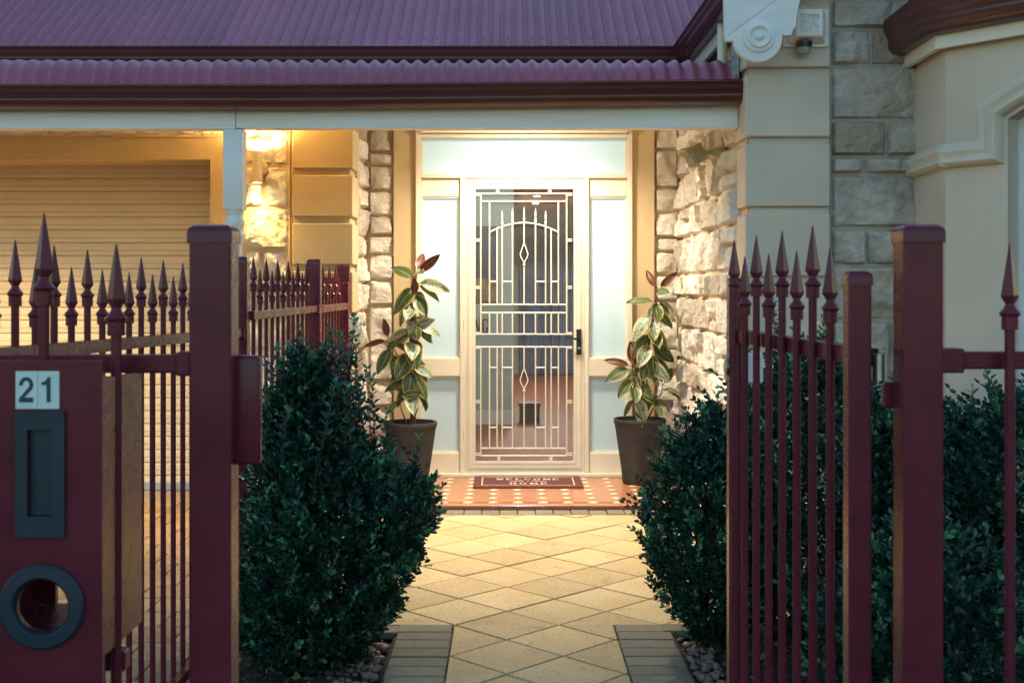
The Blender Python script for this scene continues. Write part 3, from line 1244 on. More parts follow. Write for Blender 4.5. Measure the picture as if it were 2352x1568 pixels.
ri = math.hypot(s0 - sm, 2.281 - zc)
ai = arc(ri)
wm = MB()
SILL = .75
wm.prism([(0, -.1), (s0, -.1), (s0, 2.95), (0, 2.95)], bp, 0, -.2)
wm.prism([(s1, -.1), (LEN, -.1), (LEN, 2.95), (s1, 2.95)], bp, 0, -.2)
wm.prism([(s0, -.1), (s1, -.1), (s1, SILL), (s0, SILL)], bp, 0, -.2)
for k in range(len(ai) - 1):
    wm.prism([ai[k], ai[k + 1], (ai[k + 1][0], 2.95), (ai[k][0], 2.95)], bp, 0, -.2)
bay = build('bay_wall', wm, RENDER2, house, recalc=False)
wm = MB().add([(B0.x, B0.y, -.1), (B1.x, B1.y, -.1), (B1.x, B1.y, 2.95), (B0.x, B0.y, 2.95)], [(0, 1, 2, 3)])
build('bay_side', wm, RENDER2, house)
build('bay_front', bx(B2.x, B3.x, B2.y, B2.y + .2, -.1, 2.95), RENDER2, house)
# window inside the opening
wf = MB()
wf.prism([(s0 - .02, SILL), (s0 + .07, SILL), (s0 + .07, 2.6), (s0 - .02, 2.6)], bp, -.10, -.15)
wf.prism([(s0 + .07, SILL), (s1, SILL), (s1, SILL + .08), (s0 + .07, SILL + .08)], bp, -.10, -.15)
wf.prism([(s1 - .07, SILL), (s1 + .02, SILL), (s1 + .02, 2.6), (s1 - .07, 2.6)], bp, -.101, -.15)
win = build('bay_window', wf, BOARD, house)
build('pane', MB().prism([(s0, SILL), (s1, SILL), (s1, 2.6), (s0, 2.6)], bp, -.125, -.13), GLASS, win)
# hood mould: string course that turns up and over the arch (profile across its width .0 -> .13)
HP = [(0, 0), (0, .030), (.020, .030), (.024, .040), (.048, .052), (.060, .046), (.078, .034), (.088, .034), (.092, .044), (.110, .052), (.126, .040), (.135, .022), (.137, 0)]
zo = 2.184
ao = [(sm + .0 + (ri + .137) * math.cos(math.pi - t), zc + (ri + .137) * math.sin(math.pi - t)) for t in np.linspace(math.acos(-(s0 - .137 - sm) / (ri + .137)), math.pi - math.acos(-(s0 - .137 - sm) / (ri + .137)), 16)]
pathm = [bp(-.02, zo, 0), bp(s0 - .137, zo, 0)] + [bp(a, b, 0) for a, b in ao] + [bp(s1 + .137, zo, 0), bp(LEN, zo, 0)]
build('hood_mould', MB().sweep([(-a * .86, b) for a, b in HP], pathm, un), MOULD, house, smooth=50)
hs2 = Vector((-1, 0, 0))
build('hood_mould', MB().sweep([(-a * .86, b) for a, b in HP], [(B0.x, B0.y, zo), (B1.x, B1.y - .035, zo)], (-1, -.02, 0)), MOULD, house, smooth=50)
# cream fascia and gutter round the bay top
off = .03
q0 = Vector((B0.x - off, 6.72, 0))
q1 = B1 + Vector((-off, -off * .35, 0))
q2 = B2 + Vector((-off * .4, -off, 0))
pth = [q0, q1, q2, Vector((4.6, q2.y, 0))]
build('bay_fascia', MB().sweep([(0, 0), (-.03, 0), (-.03, .14), (0, .14)], [p + Vector((0, 0, 2.665)) for p in pth], (0, 0, 1)), CREAM, house)
BGP = [(a * 1.15, b * 1.65) for a, b in GP]
build('bay_gutter', MB().sweep([(-a, b) for a, b in BGP], [p + Vector((-.005, -.002, 2.733)) for p in pth], (0, 0, 1)), GUTTER, house, smooth=50)
build('bay_roof', MB().add([(2.1, 6.72, 2.90), tuple(q1 + Vector((-.1, -.05, 2.90))), tuple(q2 + Vector((-.05, -.1, 2.90))), (4.6, q2.y - .1, 2.90), (4.6, 6.72, 3.6), (2.6, 6.72, 3.6)], [(0, 1, 5), (1, 2, 5), (2, 3, 4, 5)]), ROOF, house)

# ------------------------------------------------------------------ interior seen through the screen door
struct('hall_floor', bx(-1.4, 2.0, 9.36, 20.2, -.05, .045), FLOORW)
struct('hall_ceiling', bx(-1.4, 2.0, 9.56, 20.2, 2.72, 2.78), INTC)
struct('hall_wall', bx(1.5, 1.6, 9.56, 20.2, .0, 2.72), INTW)
struct('hall_wall', bx(-1.5, .07, 12.7, 12.85, .0, 2.72), INTW)
struct('hall_wall', bx(-1.5, -1.4, 9.56, 12.7, .0, 2.72), INTW)
struct('hall_wall', bx(.0, .07, 12.85, 20.2, .0, 2.72), INTW)
struct('hall_wall', bx(.07, 1.5, 20.1, 20.2, .0, 2.72), INTW)
struct('skirting_board', bx(-1.4, .085, 12.68, 12.7, .045, .19), SKIRT)
cv, cf = [], []
nC = 120
for k in range(nC + 1):
    xx = .20 + 1.1 * k / nC
    yy = 19.95 + .035 * math.sin(k * .9) + .012 * math.sin(k * 2.3)
    cv += [(xx, yy, .06), (xx, yy - .005, 2.3)]
cf = [(2 * k, 2 * k + 2, 2 * k + 3, 2 * k + 1) for k in range(nC)]
cm = MB().add(cv, cf)
tag(build('curtain', cm, CURT, smooth=60), 'blue-grey pleated curtain at the far end of the hall', 'curtain')
st = thing('step_stool', 'small dark wooden stool on the hall floor', 'stool', (X(1216, 12.9), 12.9, .045))
build('seat', MB().rbox(X(1191, 12.9), X(1241, 12.9), 12.78, 13.02, .22, .255, .005), STOOLM, st)
build('body', bx(X(1193, 12.9), X(1239, 12.9), 12.79, 13.01, .045, .2195), STOOLM, st)
pc = thing('wall_picture', 'dark abstract painting on the hall wall', 'painting', (X(1110, 12.68), 12.68, Z(690, 12.68)))
build('canvas', bx(X(1060, 12.68), X(1141, 12.68), 12.655, 12.699, Z(640, 12.68), Z(520, 12.68)), PICT, pc)
build('canvas_band', bx(X(1060, 12.68), X(1141, 12.68), 12.656, 12.699, Z(692, 12.68), Z(640, 12.68) - .0005), PICT2, pc)


# lettering by strokes ---------------------------------------------------------------
def glyph(ch):
    """list of quads (unit box) for a slab serif capital"""
    t, n, s = .24, .10, .07

    def bar_(x0, y0, x1, y1, w):
        dx, dy = x1 - x0, y1 - y0
        l = math.hypot(dx, dy)
        a, b = -dy / l * w / 2, dx / l * w / 2
        return [(x0 + a, y0 + b), (x0 - a, y0 - b), (x1 - a, y1 - b), (x1 + a, y1 + b)]

    def rect(x0, x1, y0, y1):
        return [(x0, y0), (x1, y0), (x1, y1), (x0, y1)]
    q = []
    if ch in 'ELH':
        q += [rect(.12, .12 + t, 0, 1)]
        q += [rect(.0, .48, 0, s), rect(.0, .48, 1 - s, 1)]
    if ch == 'E':
        q += [rect(.36, .95, 0, s), rect(.36, .95, 1 - s, 1), rect(.36, .72, .48, .55), rect(.86, .95, 0, .28), rect(.86, .95, .72, 1), rect(.66, .74, .38, .66)]
    if ch == 'L':
        q += [rect(.36, .95, 0, s), rect(.86, .95, 0, .32)]
    if ch == 'H':
        q += [rect(.72, .72 + t, 0, 1), rect(.6, 1.08, 0, s), rect(.6, 1.08, 1 - s, 1), rect(.36, .72, .47, .55)]
    if ch in 'WM':
        k = 1 if ch == 'W' else -1
        P = [(.08, 1), (.33, 0), (.55, .9), (.80, 0), (1.05, 1)]
        if ch == 'M':
            P = [(.14, 0), (.16, 1), (.55, .05), (.94, 1), (.96, 0)]
        ws = [t, n, t, n] if ch == 'W' else [n, t, n, t]
        for i in range(4):
            q.append(bar_(*P[i], *P[i + 1], ws[i]))
        yy = (1 - s, 1) if ch == 'W' else (0, s)
        q += [rect(-.08, .3, *yy), rect(.82, 1.2, *yy)]
        if ch == 'W':
            q += [rect(.4, .68, *yy)]
    if ch == 'N':
        q += [rect(.12, .22, 0, 1), rect(.82, .92, 0, 1), bar_(.16, 1, .88, 0, t), rect(0, .34, 0, s), rect(.7, 1.04, 1 - s, 1)]
    if ch in 'OCG':
        m = 20
        for k in range(m):
            a0, a1 = 2 * math.pi * k / m, 2 * math.pi * (k + 1) / m
            if ch in 'CG' and (a0 < .75 or a1 > 5.6):
                continue
            def pt(a, inner):
                wx = .5 - (.21 if inner else 0) * abs(math.cos(a)) - (.06 if inner else 0)
                wy = .5 - (.07 if inner else 0)
                return (.5 + wx * math.cos(a), .5 + wy * math.sin(a))
            q.append([pt(a0, 0), pt(a1, 0), pt(a1, 1), pt(a0, 1)])
        if ch == 'C':
            q += [rect(.84, .92, .66, 1), rect(.84, .9, 0, .3)]
        if ch == 'G':
            q += [rect(.84, .92, .66, 1), rect(.70, .90, 0, .42), rect(.56, 1.0, .36, .44)]
    return q


def letters(text, fn, w, h, adv, d0, d1):
    """joined lettering; fn(a,b,d)"""
    mb = MB()
    for i, ch in enumerate(text):
        for k, qd in enumerate(glyph(ch)):
            e = k * .00003
            mb.prism([(i * adv + a * w, b * h) for a, b in qd], fn, d0, d1 + e)
    return mb


ox, oz = X(1089, 12.69), Z(766, 12.69)
ng = thing('wall_letters', 'black serif letters NG mounted on the hall wall', 'lettering', (ox, 12.69, oz))
for i, ch in enumerate('NG'):
    build('letter', letters(ch, lambda a, b, d: (ox + i * .082 + a, 12.699 - d, oz + b), .066, .155, .08, 0, .014), DARK, ng)
DLM = emit('downlight_glow', (1, .93, .82), 5)
for px, py, yy in ((1272, 435, 15.0), (1233, 466, 16.6), (1230, 485, 18.0)):
    d = thing('downlight', 'small round ceiling downlight in the hall', 'downlight', (X(px, yy), yy, 2.70), 'hall downlights')
    build('trim_ring', MB().lathe([(.06, 2.712), (.06, 2.7195)], (X(px, yy), yy, 0), 20), WHITEP, d)
    build('lens', MB().lathe([(.045, 2.706), (.045, 2.7118)], (X(px, yy), yy, 0), 20), DLM, d)
    lt = bpy.data.lights.new('downlight_beam', 'SPOT')
    lt.energy = 30
    lt.spot_size = R(140)
    lt.color = (1, .90, .78)
    lt.shadow_soft_size = .05
    lo = bpy.data.objects.new('downlight_beam', lt)
    COL.objects.link(lo)
    place(lo, (X(px, yy), yy, 2.69), d)
# the entry light that shines through the frosted panes
d = thing('pendant_light', 'round pendant light just inside the door', 'pendant light', (.13, 10.6, 2.50))
build('canopy', MB().lathe([(.07, 2.70), (.07, 2.7195)], (.13, 10.6, 0), 20), WHITEP, d)
build('cord', MB().lathe([(.004, 2.58), (.004, 2.70)], (.13, 10.6, 0), 8), WHITEP, d)
build('shade', MB().lathe([(.03, 2.58), (.10, 2.53), (.12, 2.49)], (.13, 10.6, 0), 24), WHITEP, d)
lt = bpy.data.lights.new('entry_bulb', 'POINT')
lt.energy = 34
lt.color = (.86, .95, 1.0)
lt.shadow_soft_size = .06
lo = bpy.data.objects.new('downlight_beam', lt)
COL.objects.link(lo)
place(lo, (.13, 10.6, 2.45), d)

# ------------------------------------------------------------------ lamps of the house front, plus added fill lights
def wall_lamp(x, y, z0, z1, label, energy):
    t = thing('wall_lamp', label, 'wall lamp', (x, y, z0))
    build('tube', MB().lathe([(.0285, z0 + .012), (.0335, z0 + .001), (.0335, z1 - .001), (.0285, z1 - .012)], (x, y - .075, 0), 28), LAMPB, t, smooth=50)
    build('back_plate', MB().lathe([(.056, 0), (.056, .012), (.052, .016)], (x + .008, y, (z0 + z1) / 2), 28, 'y'), LAMPB, t, smooth=40)
    build('arm', bx(x - .012, x + .02, y - .06, y - .01, (z0 + z1) / 2 - .014, (z0 + z1) / 2 + .014), LAMPB, t)
    for s in (-1, 1):
        build('screw', MB().lathe([(.004, 0), (.004, .003)], (x + .008 + s * .046, y - .0155, (z0 + z1) / 2 - .003), 8, 'y'), DARK, t)
    gl = emit('lamp_glow', (1, .75, .42), 14)
    for zz, dr in ((z0 + .0105, -1), (z1 - .0105, 1)):
        build('bulb', MB().lathe([(.026, zz - .001), (.026, zz + .001)], (x, y - .075, 0), 20), gl, t)
        l = bpy.data.lights.new('lamp_beam', 'SPOT')
        l.energy = energy * (.62 if dr < 0 else 1.7)
        l.color = (1, .63, .20)
        l.spot_size = R(110 if dr < 0 else 172)
        l.spot_blend = .9
        l.shadow_soft_size = .02
        lo = bpy.data.objects.new('lamp_beam', l)
        COL.objects.link(lo)
        if dr > 0:
            lo.rotation_euler = (R(180), 0, 0)
        place(lo, (x, y - .075, zz + dr * .014), t)


wall_lamp(X(590, 8.48), YL - .04, Z(420, 8.475), Z(347, 8.475), 'cream up-and-down wall lamp on stone beside the garage', 9)
wall_lamp(-5.35, YL - .04, Z(420, 8.475), Z(347, 8.475), 'cream up-and-down wall lamp at the far end of the garage', 11)

PORCH_COL = (1, .89, .72)
zceil = lambda y: 2.53 + (y - 6.93) * .34 / 1.63


def porch_light(x, y, zc_, label, e_spot, e_point):
    pl = thing('porch_light', label, 'ceiling light', (x, y, zc_ - .05))
    build('base', MB().lathe([(.10, zc_ - .03), (.10, zc_ + .02)], (x, y, 0), 28), CREAM, pl, smooth=40)
    build('bowl', MB().lathe([(.02, zc_ - .055), (.06, zc_ - .052), (.085, zc_ - .045), (.092, zc_ - .031)], (x, y, 0), 28), emit('porch_bowl', (1, .86, .64), 1.2), pl, smooth=60)
    for kind, e in (('SPOT', e_spot), ('POINT', e_point)):
        l = bpy.data.lights.new('porch_bulb', kind)
        l.energy = e
        l.color = PORCH_COL
        l.shadow_soft_size = .05
        if kind == 'SPOT':
            l.spot_size = R(132)
            l.spot_blend = 1.0
        lo = bpy.data.objects.new('porch_bulb', l)
        COL.objects.link(lo)
        place(lo, (x, y, zc_ - .085), pl)


porch_light(.12, 8.66, 2.93, 'round ceiling light over the front door', 13, 4.2)
for xx, ee, ss, lab in ((-3.6, 62, 114, 'recessed veranda downlight before the garage door next to the veranda post'), (-5.2, 62, 114, 'recessed veranda downlight before the garage door beyond the veranda post'), (.12, 40, 146, 'recessed porch downlight over the tiled step'), (.125, 36, 100, 'recessed veranda downlight over the paved path')):
    yv = 7.7 if xx < 0 else (8.48 if xx < .122 else 7.25)  # step and path lights are unseen fill, added to brighten porch and paving
    t = thing('downlight', lab, 'downlight', (xx, yv, zceil(yv) - .02))
    build('lens', MB().lathe([(.05, zceil(yv) - .012), (.05, zceil(yv) - .006)], (xx, yv, 0), 20), emit('veranda_glow', (1, .7, .4) if xx < 0 else (1, .85, .6), 2), t)
    l = bpy.data.lights.new('downlight_beam', 'SPOT')
    l.energy = ee
    l.color = (1, .72, .36) if xx < 0 else (1, .87, .68)
    l.spot_size = R(ss)
    l.spot_blend = .6
    l.shadow_soft_size = .05
    lo = bpy.data.objects.new('downlight_beam', l)
    COL.objects.link(lo)
    place(lo, (xx, yv, zceil(yv) - .03), t)

# sensor floodlight on the return wall
fx0 = XR - .055
s = thing('sensor_floodlight', 'olive swivel floodlight sensor on the stone return wall', 'floodlight', (fx0, 7.1, 2.2))
yy = 7.28
build('mount', MB().lathe([(.035, 0), (.033, .03), (.022, .045)], (fx0 + .01, yy, Z(350, yy)), 16, 'x'), GREYP, s, smooth=40)
s_m = MB().lathe([(.035, 0), (.034, -.028), (.020, -.05), (.012, -.055), (.012, -.09), (.017, -.095), (.017, -.115)], (fx0 + .015, yy, Z(350, yy)), 16, 'x')
build('swivel', s_m, GREYP, s, smooth=40)
hd = MB().rbox(-.045, .03, -.05, .05, -.055, .055, .008, 2)
hd.rbox(-.058, -.046, -.06, .06, -.068, .066, .004)
ho = build('head', hd, GREYP, s, origin=(0, 0, 0))
place(ho, (fx0 - .125, yy, Z(352, yy)), s)
ho.rotation_euler = (0, R(-28), R(22))
ln = build('lens', MB().rbox(-.064, -.0585, -.045, .045, -.05, .005, .002), LENS, ho, origin=(0, 0, 0))
ln.location = (0, 0, 0)
ln2 = build('visor', MB().rbox(-.085, -.0585, -.05, .05, .018, .055, .003), GREYP, ho, origin=(0, 0, 0))
ln2.location = (0, 0, 0)

# alarm siren box on the quoin pier
ya = YW - .002
ax0, ax1 = X(1824, YW), X(1891, YW - .1)
al = thing('alarm_siren_box', 'weathered white alarm siren box with peeling label and strobe', 'alarm box', (ax0, ya, Z(110, YW)))
build('back_plate', MB().rbox(X(1797, YW), X(1901, YW), ya - .018, ya, Z(110, YW), Z(24, YW), .006, 2), WHITEP, al)
yb = YW - .115
cov = MB()
f0 = [(X(1829, yb), Z(83, yb)), (X(1890.5, yb), Z(83, yb)), (X(1890.5, yb), Z(20, yb)), (X(1829, yb), Z(20, yb))]
b0 = [(X(1808, YW), Z(104, YW)), (X(1893, YW), Z(104, YW)), (X(1893, YW), Z(28, YW)), (X(1808, YW), Z(28, YW))]
cov.add([(a, yb, b) for a, b in f0] + [(a, ya - .018, b) for a, b in b0], [(0, 1, 2, 3), (0, 4, 5, 1), (1, 5, 6, 2), (2, 6, 7, 3), (3, 7, 4, 0), (4, 7, 6, 5)])
bm = bmesh.new()
me = bpy.data.meshes.new('t')
me.from_pydata(cov.v, [], cov.f)
bm.from_mesh(me)
bmesh.ops.recalc_face_normals(bm, faces=bm.faces[:])
bmesh.ops.bevel(bm, geom=bm.edges[:], offset=.010, segments=3, profile=.5, affect='EDGES')
bm.verts.index_update()
cov = MB().add([q.co[:] for q in bm.verts], [[q.index for q in f.verts] for f in bm.faces])
bm.free()
build('cover', cov, WHITEP, al, smooth=50)
# peeling label: a crumpled sheet
lv, lf = [], []
for j in range(13):
    for i in range(13):
        a, b = i / 12, j / 12
        xx = X(1838, yb) + a * (X(1881, yb) - X(1838, yb)) + .006 * (b - .5) * (a - .5)
        zz = Z(73, yb) + b * (Z(31, yb) - Z(73, yb)) - .008 * a * b
        cr = .006 * abs(noise.noise((a * 5, b * 2.2, 3))) + (.010 * max(0, b - .85) / .15 * (.4 + a) if b > .85 else 0)
        lv.append((xx, yb - .0015 - cr, zz))
for j in range(12):
    for i in range(12):
        if (i in (0, 11) and 3 < j < 6 and False):
            continue
        lf.append((j * 13 + i, j * 13 + i + 1, j * 13 + i + 14, j * 13 + i + 13))
build('label', MB().add(lv, lf), PAPER, al, smooth=30, recalc=False)
lx = (X(1834, yb) + X(1871, yb)) / 2
rr = (X(1871, yb) - X(1834, yb)) / 2
build('strobe_collar', MB().lathe([(rr, Z(93, yb)), (rr, Z(97, yb)), (rr * .93, Z(106, yb))], (lx, YW - .06, 0), 24), DARK, al, smooth=40)
build('strobe_lens', MB().lathe([(rr * .9, Z(106, yb)), (rr * .87, Z(116, yb)), (rr * .7, Z(120, yb)), (rr * .2, Z(121, yb))], (lx, YW - .06, 0), 24), LENS, al, smooth=40)
for k in range(9):
    build('vent_rib', bx(X(1892, YW), X(1896, YW), ya - .026, ya - .0175, Z(36 + k * 6 + 3, YW), Z(36 + k * 6, YW)), WHITEP, al)

# ------------------------------------------------------------------ fences
FIN = [(.0015, 0), (.0055, -.025), (.0168 * .99, -.094), (.0168, -.098), (.0075, -.112)]
FIN2 = [(.0085, -.110), (.0088, -.1135), (.0110, -.1175), (.0175, -.1255), (.0190, -.1285), (.0175, -.1315), (.0150, -.1345), (.0150, -.158), (.0096, -.1585)]
fin = MB()
fin.lathe(FIN, (0, 0, 0), 4, 'z', 0)
fin.lathe(FIN2, (0, 0, 0), 14)
_fo = build('finial', fin, MAROON, None, smooth=30, origin=(0, 0, 0))
FINM = _fo.data
bpy.data.objects.remove(_fo)
RODS = {}


def picket(x, y, ztip, zbase, parent, name='picket'):
    L = round(ztip - zbase, 3)
    if L not in RODS:
        me_o = build('picket', MB().lathe([(.0095, 0), (.0095, L - .15)], (0, 0, 0), 12), MAROON, None, smooth=40, origin=(0, 0, 0))
        RODS[L] = me_o.data
        bpy.data.objects.remove(me_o)
    o = bpy.data.objects.new('picket', RODS[L])
    COL.objects.link(o)
    place(o, (x, y, zbase), parent)
    f = bpy.data.objects.new('finial', FINM)
    COL.objects.link(f)
    place(f, (x, y, ztip), o)
    return o


def fpost(x0, x1, y0, y1, z0, zt, parent, label=None):
    p = build('post', MB().rbox(x0, x1, y0, y1, z0, zt - .02, .004, 2), MAROON, parent, label=label)
    e = .0025
    w, d = x1 - x0 + 2 * e, y1 - y0 + 2 * e
    cx, cy = (x0 + x1) / 2, (y0 + y1) / 2
    c = MB()
    lv = [(1.0, zt - .034), (1.0, zt - .014), (.94, zt - .008), (.80, zt - .003), (.55, zt)]
    v = []
    for s, z in lv:
        for a, b in ((-1, -1), (1, -1), (1, 1), (-1, 1)):
            v.append((cx + a * w / 2 * s, cy + b * d / 2 * s, z))
    f = [(3, 2, 1, 0), (16, 17, 18, 19)]
    for i in range(4):
        for k in range(4):
            f.append((i * 4 + k, i * 4 + (k + 1) % 4, i * 4 + 4 + (k + 1) % 4, i * 4 + 4 + k))
    build('cap', c.add(v, f), MAROON, p, smooth=35)
    return p


# left of the path ------------------------------------------------
YFL, YFR = 2.13, 2.25
ff = thing('front_fence', 'maroon spear-top front fence carrying the letterbox', 'fence', (-.8, YFL, 0))
lx0, lx1 = X(433.5, YFL), X(530, YFL)
fpost(lx0, lx1, YFL, YFL + .066, -.03, Z(514, YFL), ff)
yr = YFL + .02
build('rail', MB().rbox(-2.4, lx0 - .0005, yr - .002, yr + .032, Z(857, yr), Z(815, yr), .003), MAROON, ff)
build('rail', MB().rbox(-2.4, X(287, yr), yr, yr + .032, .785, .820, .003), MAROON, ff)
build('rail', MB().rbox(-2.4, lx0 - .0005, yr, yr + .032, .10, .132, .003), MAROON, ff)
build('rail_bracket', MB().rbox(X(405, yr), lx0, yr - .008, yr + .038, Z(863, yr), Z(808, yr), .003), MAROON, ff)
yp = YFL - .03
dpx = .1245
x1p = X(267, yp)
for k, (tall) in enumerate((0, 1, 0, 1, 0, 1, 0)):
    xx = x1p - k * dpx
    picket(xx, yp, Z(490 if tall else 560, yp), (1.30 if xx > -.95 and k > 0 else .06), ff)
build('latch_cover', MB().rbox(X(535, 2.19), X(603, 2.19), 2.165, 2.19, Z(1065, 2.18), Z(815, 2.18), .008, 3), MAROON, ff, smooth=40)

# letterbox
YM = 2.015
mbx = thing('letterbox', 'maroon letterbox number 21 with navy slot and round newspaper hole', 'letterbox', (X(90, YM), YM + .1, Z(1540, YM)))
mL, mRt = X(-45, YM), X(235, YM)
zt, zb = Z(828, YM), .66
hx, hz, hr = X(98, YM), Z(1391, YM), 60 * YM / F
slx0, slx1, slz0, slz1 = X(66, YM), X(121, YM), Z(1184, YM), Z(986, YM)
# front panel with a round hole and slot: build as strips round them
pm = MB()
yb0, yb1 = YM, YM + .012
pm.box(mL, mRt, yb0, yb1, slz1, zt)
pm.box(mL, slx0, yb0, yb1, slz0, slz1)
pm.box(slx1, mRt, yb0, yb1, slz0, slz1)
hz1 = hz + hr * 1.25
hz0 = hz - hr * 1.25
pm.box(mL, mRt, yb0, yb1, hz1, slz0)
pm.box(mL, mRt, yb0, yb1, zb, hz0)
pm.box(mL, hx - hr * 1.25, yb0, yb1, hz0, hz1)
pm.box(hx + hr * 1.25, mRt, yb0, yb1, hz0, hz1)
n = 32
ring_o = []
for k in range(n):
    a = 2 * math.pi * k / n
    c, s_ = math.cos(a), math.sin(a)
    m_ = max(abs(c), abs(s_))
    ring_o.append((hx + hr * 1.25 * c / m_, hz + hr * 1.25 * s_ / m_, hx + hr * c, hz + hr * s_))
for k in range(n):
    a, b = ring_o[k], ring_o[(k + 1) % n]
    # keep the square corners
    pm.prism([(a[0], a[1]), (b[0], b[1]), (b[2], b[3]), (a[2], a[3])], lambda p, q, d: (p, d, q), yb0, yb1)
build('front_panel', pm, MAROON, mbx, recalc=False)
# body: sides, top, floor, divider behind the fence
bd = MB()
ye = 2.235
bd.box(mRt - .008, mRt - .0005, yb1 + .0005, ye, Z(1510, YM), Z(872, YM))
build('side_panel', bd, MAROON, mbx)
build('side_panel', bx(mL, mL + .007, yb1 + .0005, ye, Z(1510, YM), Z(872, YM)), MAROON, mbx)
tp = MB().add([(mL, yb1, Z(872, YM)), (mRt, yb1, Z(872, YM)), (mRt, ye, Z(872, YM) - .028), (mL, ye, Z(872, YM) - .028), (mL, yb1, Z(872, YM) + .006), (mRt, yb1, Z(872, YM) + .006), (mRt, ye, Z(872, YM) - .022), (mL, ye, Z(872, YM) - .022)],
               [(0, 1, 2, 3), (7, 6, 5, 4), (0, 4, 5, 1), (1, 5, 6, 2), (2, 6, 7, 3), (3, 7, 4, 0)])
build('lid', tp, MAROON, mbx)
build('box_floor', bx(mL + .008, mRt - .0085, yb1 + .001, ye, Z(1470, YM), Z(1463, YM)), MAROON, mbx)
build('shelf', bx(mL + .008, mRt - .0085, yb1 + .001, ye, Z(1312, YM), Z(1307, YM)), MAROON, mbx)
build('back_panel', bx(mL + .008, mRt - .0085, ye - .006, ye, Z(1306, YM), Z(885, YM)), MAROON, mbx)
build('back_panel', bx(mL + .008, X(131, 2.235), ye - .006, ye, Z(1462, YM), Z(1313, YM)), MAROON, mbx)
# slot: navy frame with a recessed flap
fr_ = MB()
ax_, bx_, cz_, dz_ = X(38, YM), X(151, YM), Z(1231, YM), Z(943, YM)
yn = YM - .007
for q in ((ax_, slx0, cz_, dz_), (slx1, bx_, cz_, dz_), (slx0, slx1, slz1, dz_), (slx0, slx1, cz_, slz0)):
    fr_.box(q[0], q[1], yn, YM - .0004, q[2], q[3])
sf = build('slot_frame', fr_, NAVY, mbx)
build('flap', bx(slx0 + .001, slx1 - .001, YM + .004, YM + .008, slz0 + .001, slz1 - .001), NAVY, sf)
# newspaper ring
ro, ri_ = 98 * YM / F, 60 * YM / F
build('newspaper_ring', MB().sweep([(0, 0), (-(ro - ri_), 0), (-(ro - ri_), .006), (-(ro - ri_ - .004), .010), (-.006, .011), (-.002, .008)], [(hx + ri_ * math.cos(t), YM - .0004, hz + ri_ * math.sin(t)) for t in np.linspace(0, 2 * math.pi, 49)[:-1]], (0, -1, 0), cap=False, closed=True), NAVY, mbx, smooth=40)
# number plates
NPL = simple('number_plate', (.55, .68, .62), .4, .18, 14, spec=.5)
for ch, a, b in (('2', 37, 87.5), ('1', 88, 137.5)):
    pl_ = build('number_plate', MB().rbox(X(a, YM), X(b, YM), YM - .0035, YM - .0004, Z(939, YM), Z(852, YM), .001), NPL, mbx)
    H_ = Z(865, YM) - Z(923, YM)
    W_ = H_ * .56
    if ch == '1':
        polys = [[(.38, 0), (.66, 0), (.66, 1.0), (.46, 1.0), (.38, .90)], [(.02, .68), (.38, .68), (.38, .90), (.30, .85), (.16, .80), (.02, .79)]]
    else:
        arcp = [(.5 + .5 * math.cos(t), .69 + .31 * math.sin(t)) for t in np.linspace(R(188), R(-38), 16)]
        arci = [(.5 + .23 * math.cos(t), .69 + .16 * math.sin(t)) for t in np.linspace(R(188), R(-38), 16)]
        polys = [[arcp[i], arcp[i + 1], arci[i + 1], arci[i]] for i in range(15)]
        polys += [[arcp[-1], arci[-1], (.02, .17), (0, 0), (.36, .20)], [(0, 0), (1.0, 0), (1.0, .19), (.02, .19)]]
    dmb = MB()
    cxd = X((a + b) / 2, YM) - W_ / 2
    for k, pgn in enumerate(polys):
        dmb.prism([(cxd + p * W_, Z(923, YM) + q * H_) for p, q in pgn], lambda p, q, d: (p, d, q), YM - .0042 - k * .00002, YM - .0034)
    build('digit', dmb, simple('digit_teal', (.002, .035, .05), .5), pl_)

# side fence by the drive (falls gently away from the street)
sfA = thing('side_fence', 'maroon spear-top side fence between driveway and garden bed', 'fence', (-1.15, 3.8, 0))
XA = -1.15
zA = lambda y: 1.585 - .0155 * (y - 2.3)
y = 2.4
k = 0
y0p = XA * F / (56 - 1165)
ys = [y0p + .125 * i for i in range(-4, 19)]
for i, y in enumerate(ys):
    if y > 5.15:
        break
    tall = (i - 4) % 2 == 0
    picket(XA - .022, y, zA(y) - (0 if tall else .052), .03, sfA)
y1 = XA * F / (548 - 1165)
for dz in (0, -1.19):
    a, b = (2.2, zA(2.2) - .252 + dz), (y1 - .0, zA(y1) - .252 + dz)
    rl = MB().add([(x, yy, zz + s) for x in (XA - .012, XA + .022) for yy, zz in (a, b) for s in (-.034, 0)], [(0, 1, 3, 2), (4, 6, 7, 5), (0, 4, 5, 1), (2, 3, 7, 6), (1, 5, 7, 3), (0, 2, 6, 4)])
    build('rail', rl, MAROON, sfA)
fpost(XA - .04, XA + .035, y1, y1 + .07, -.06, Z(588.7, y1), sfA)
build('rail_bracket', MB().rbox(XA - .018, XA + .030, y1 - .025, y1 - .0005, zA(y1) - .252 - .042, zA(y1) - .252 + .008, .002), MAROON, sfA)

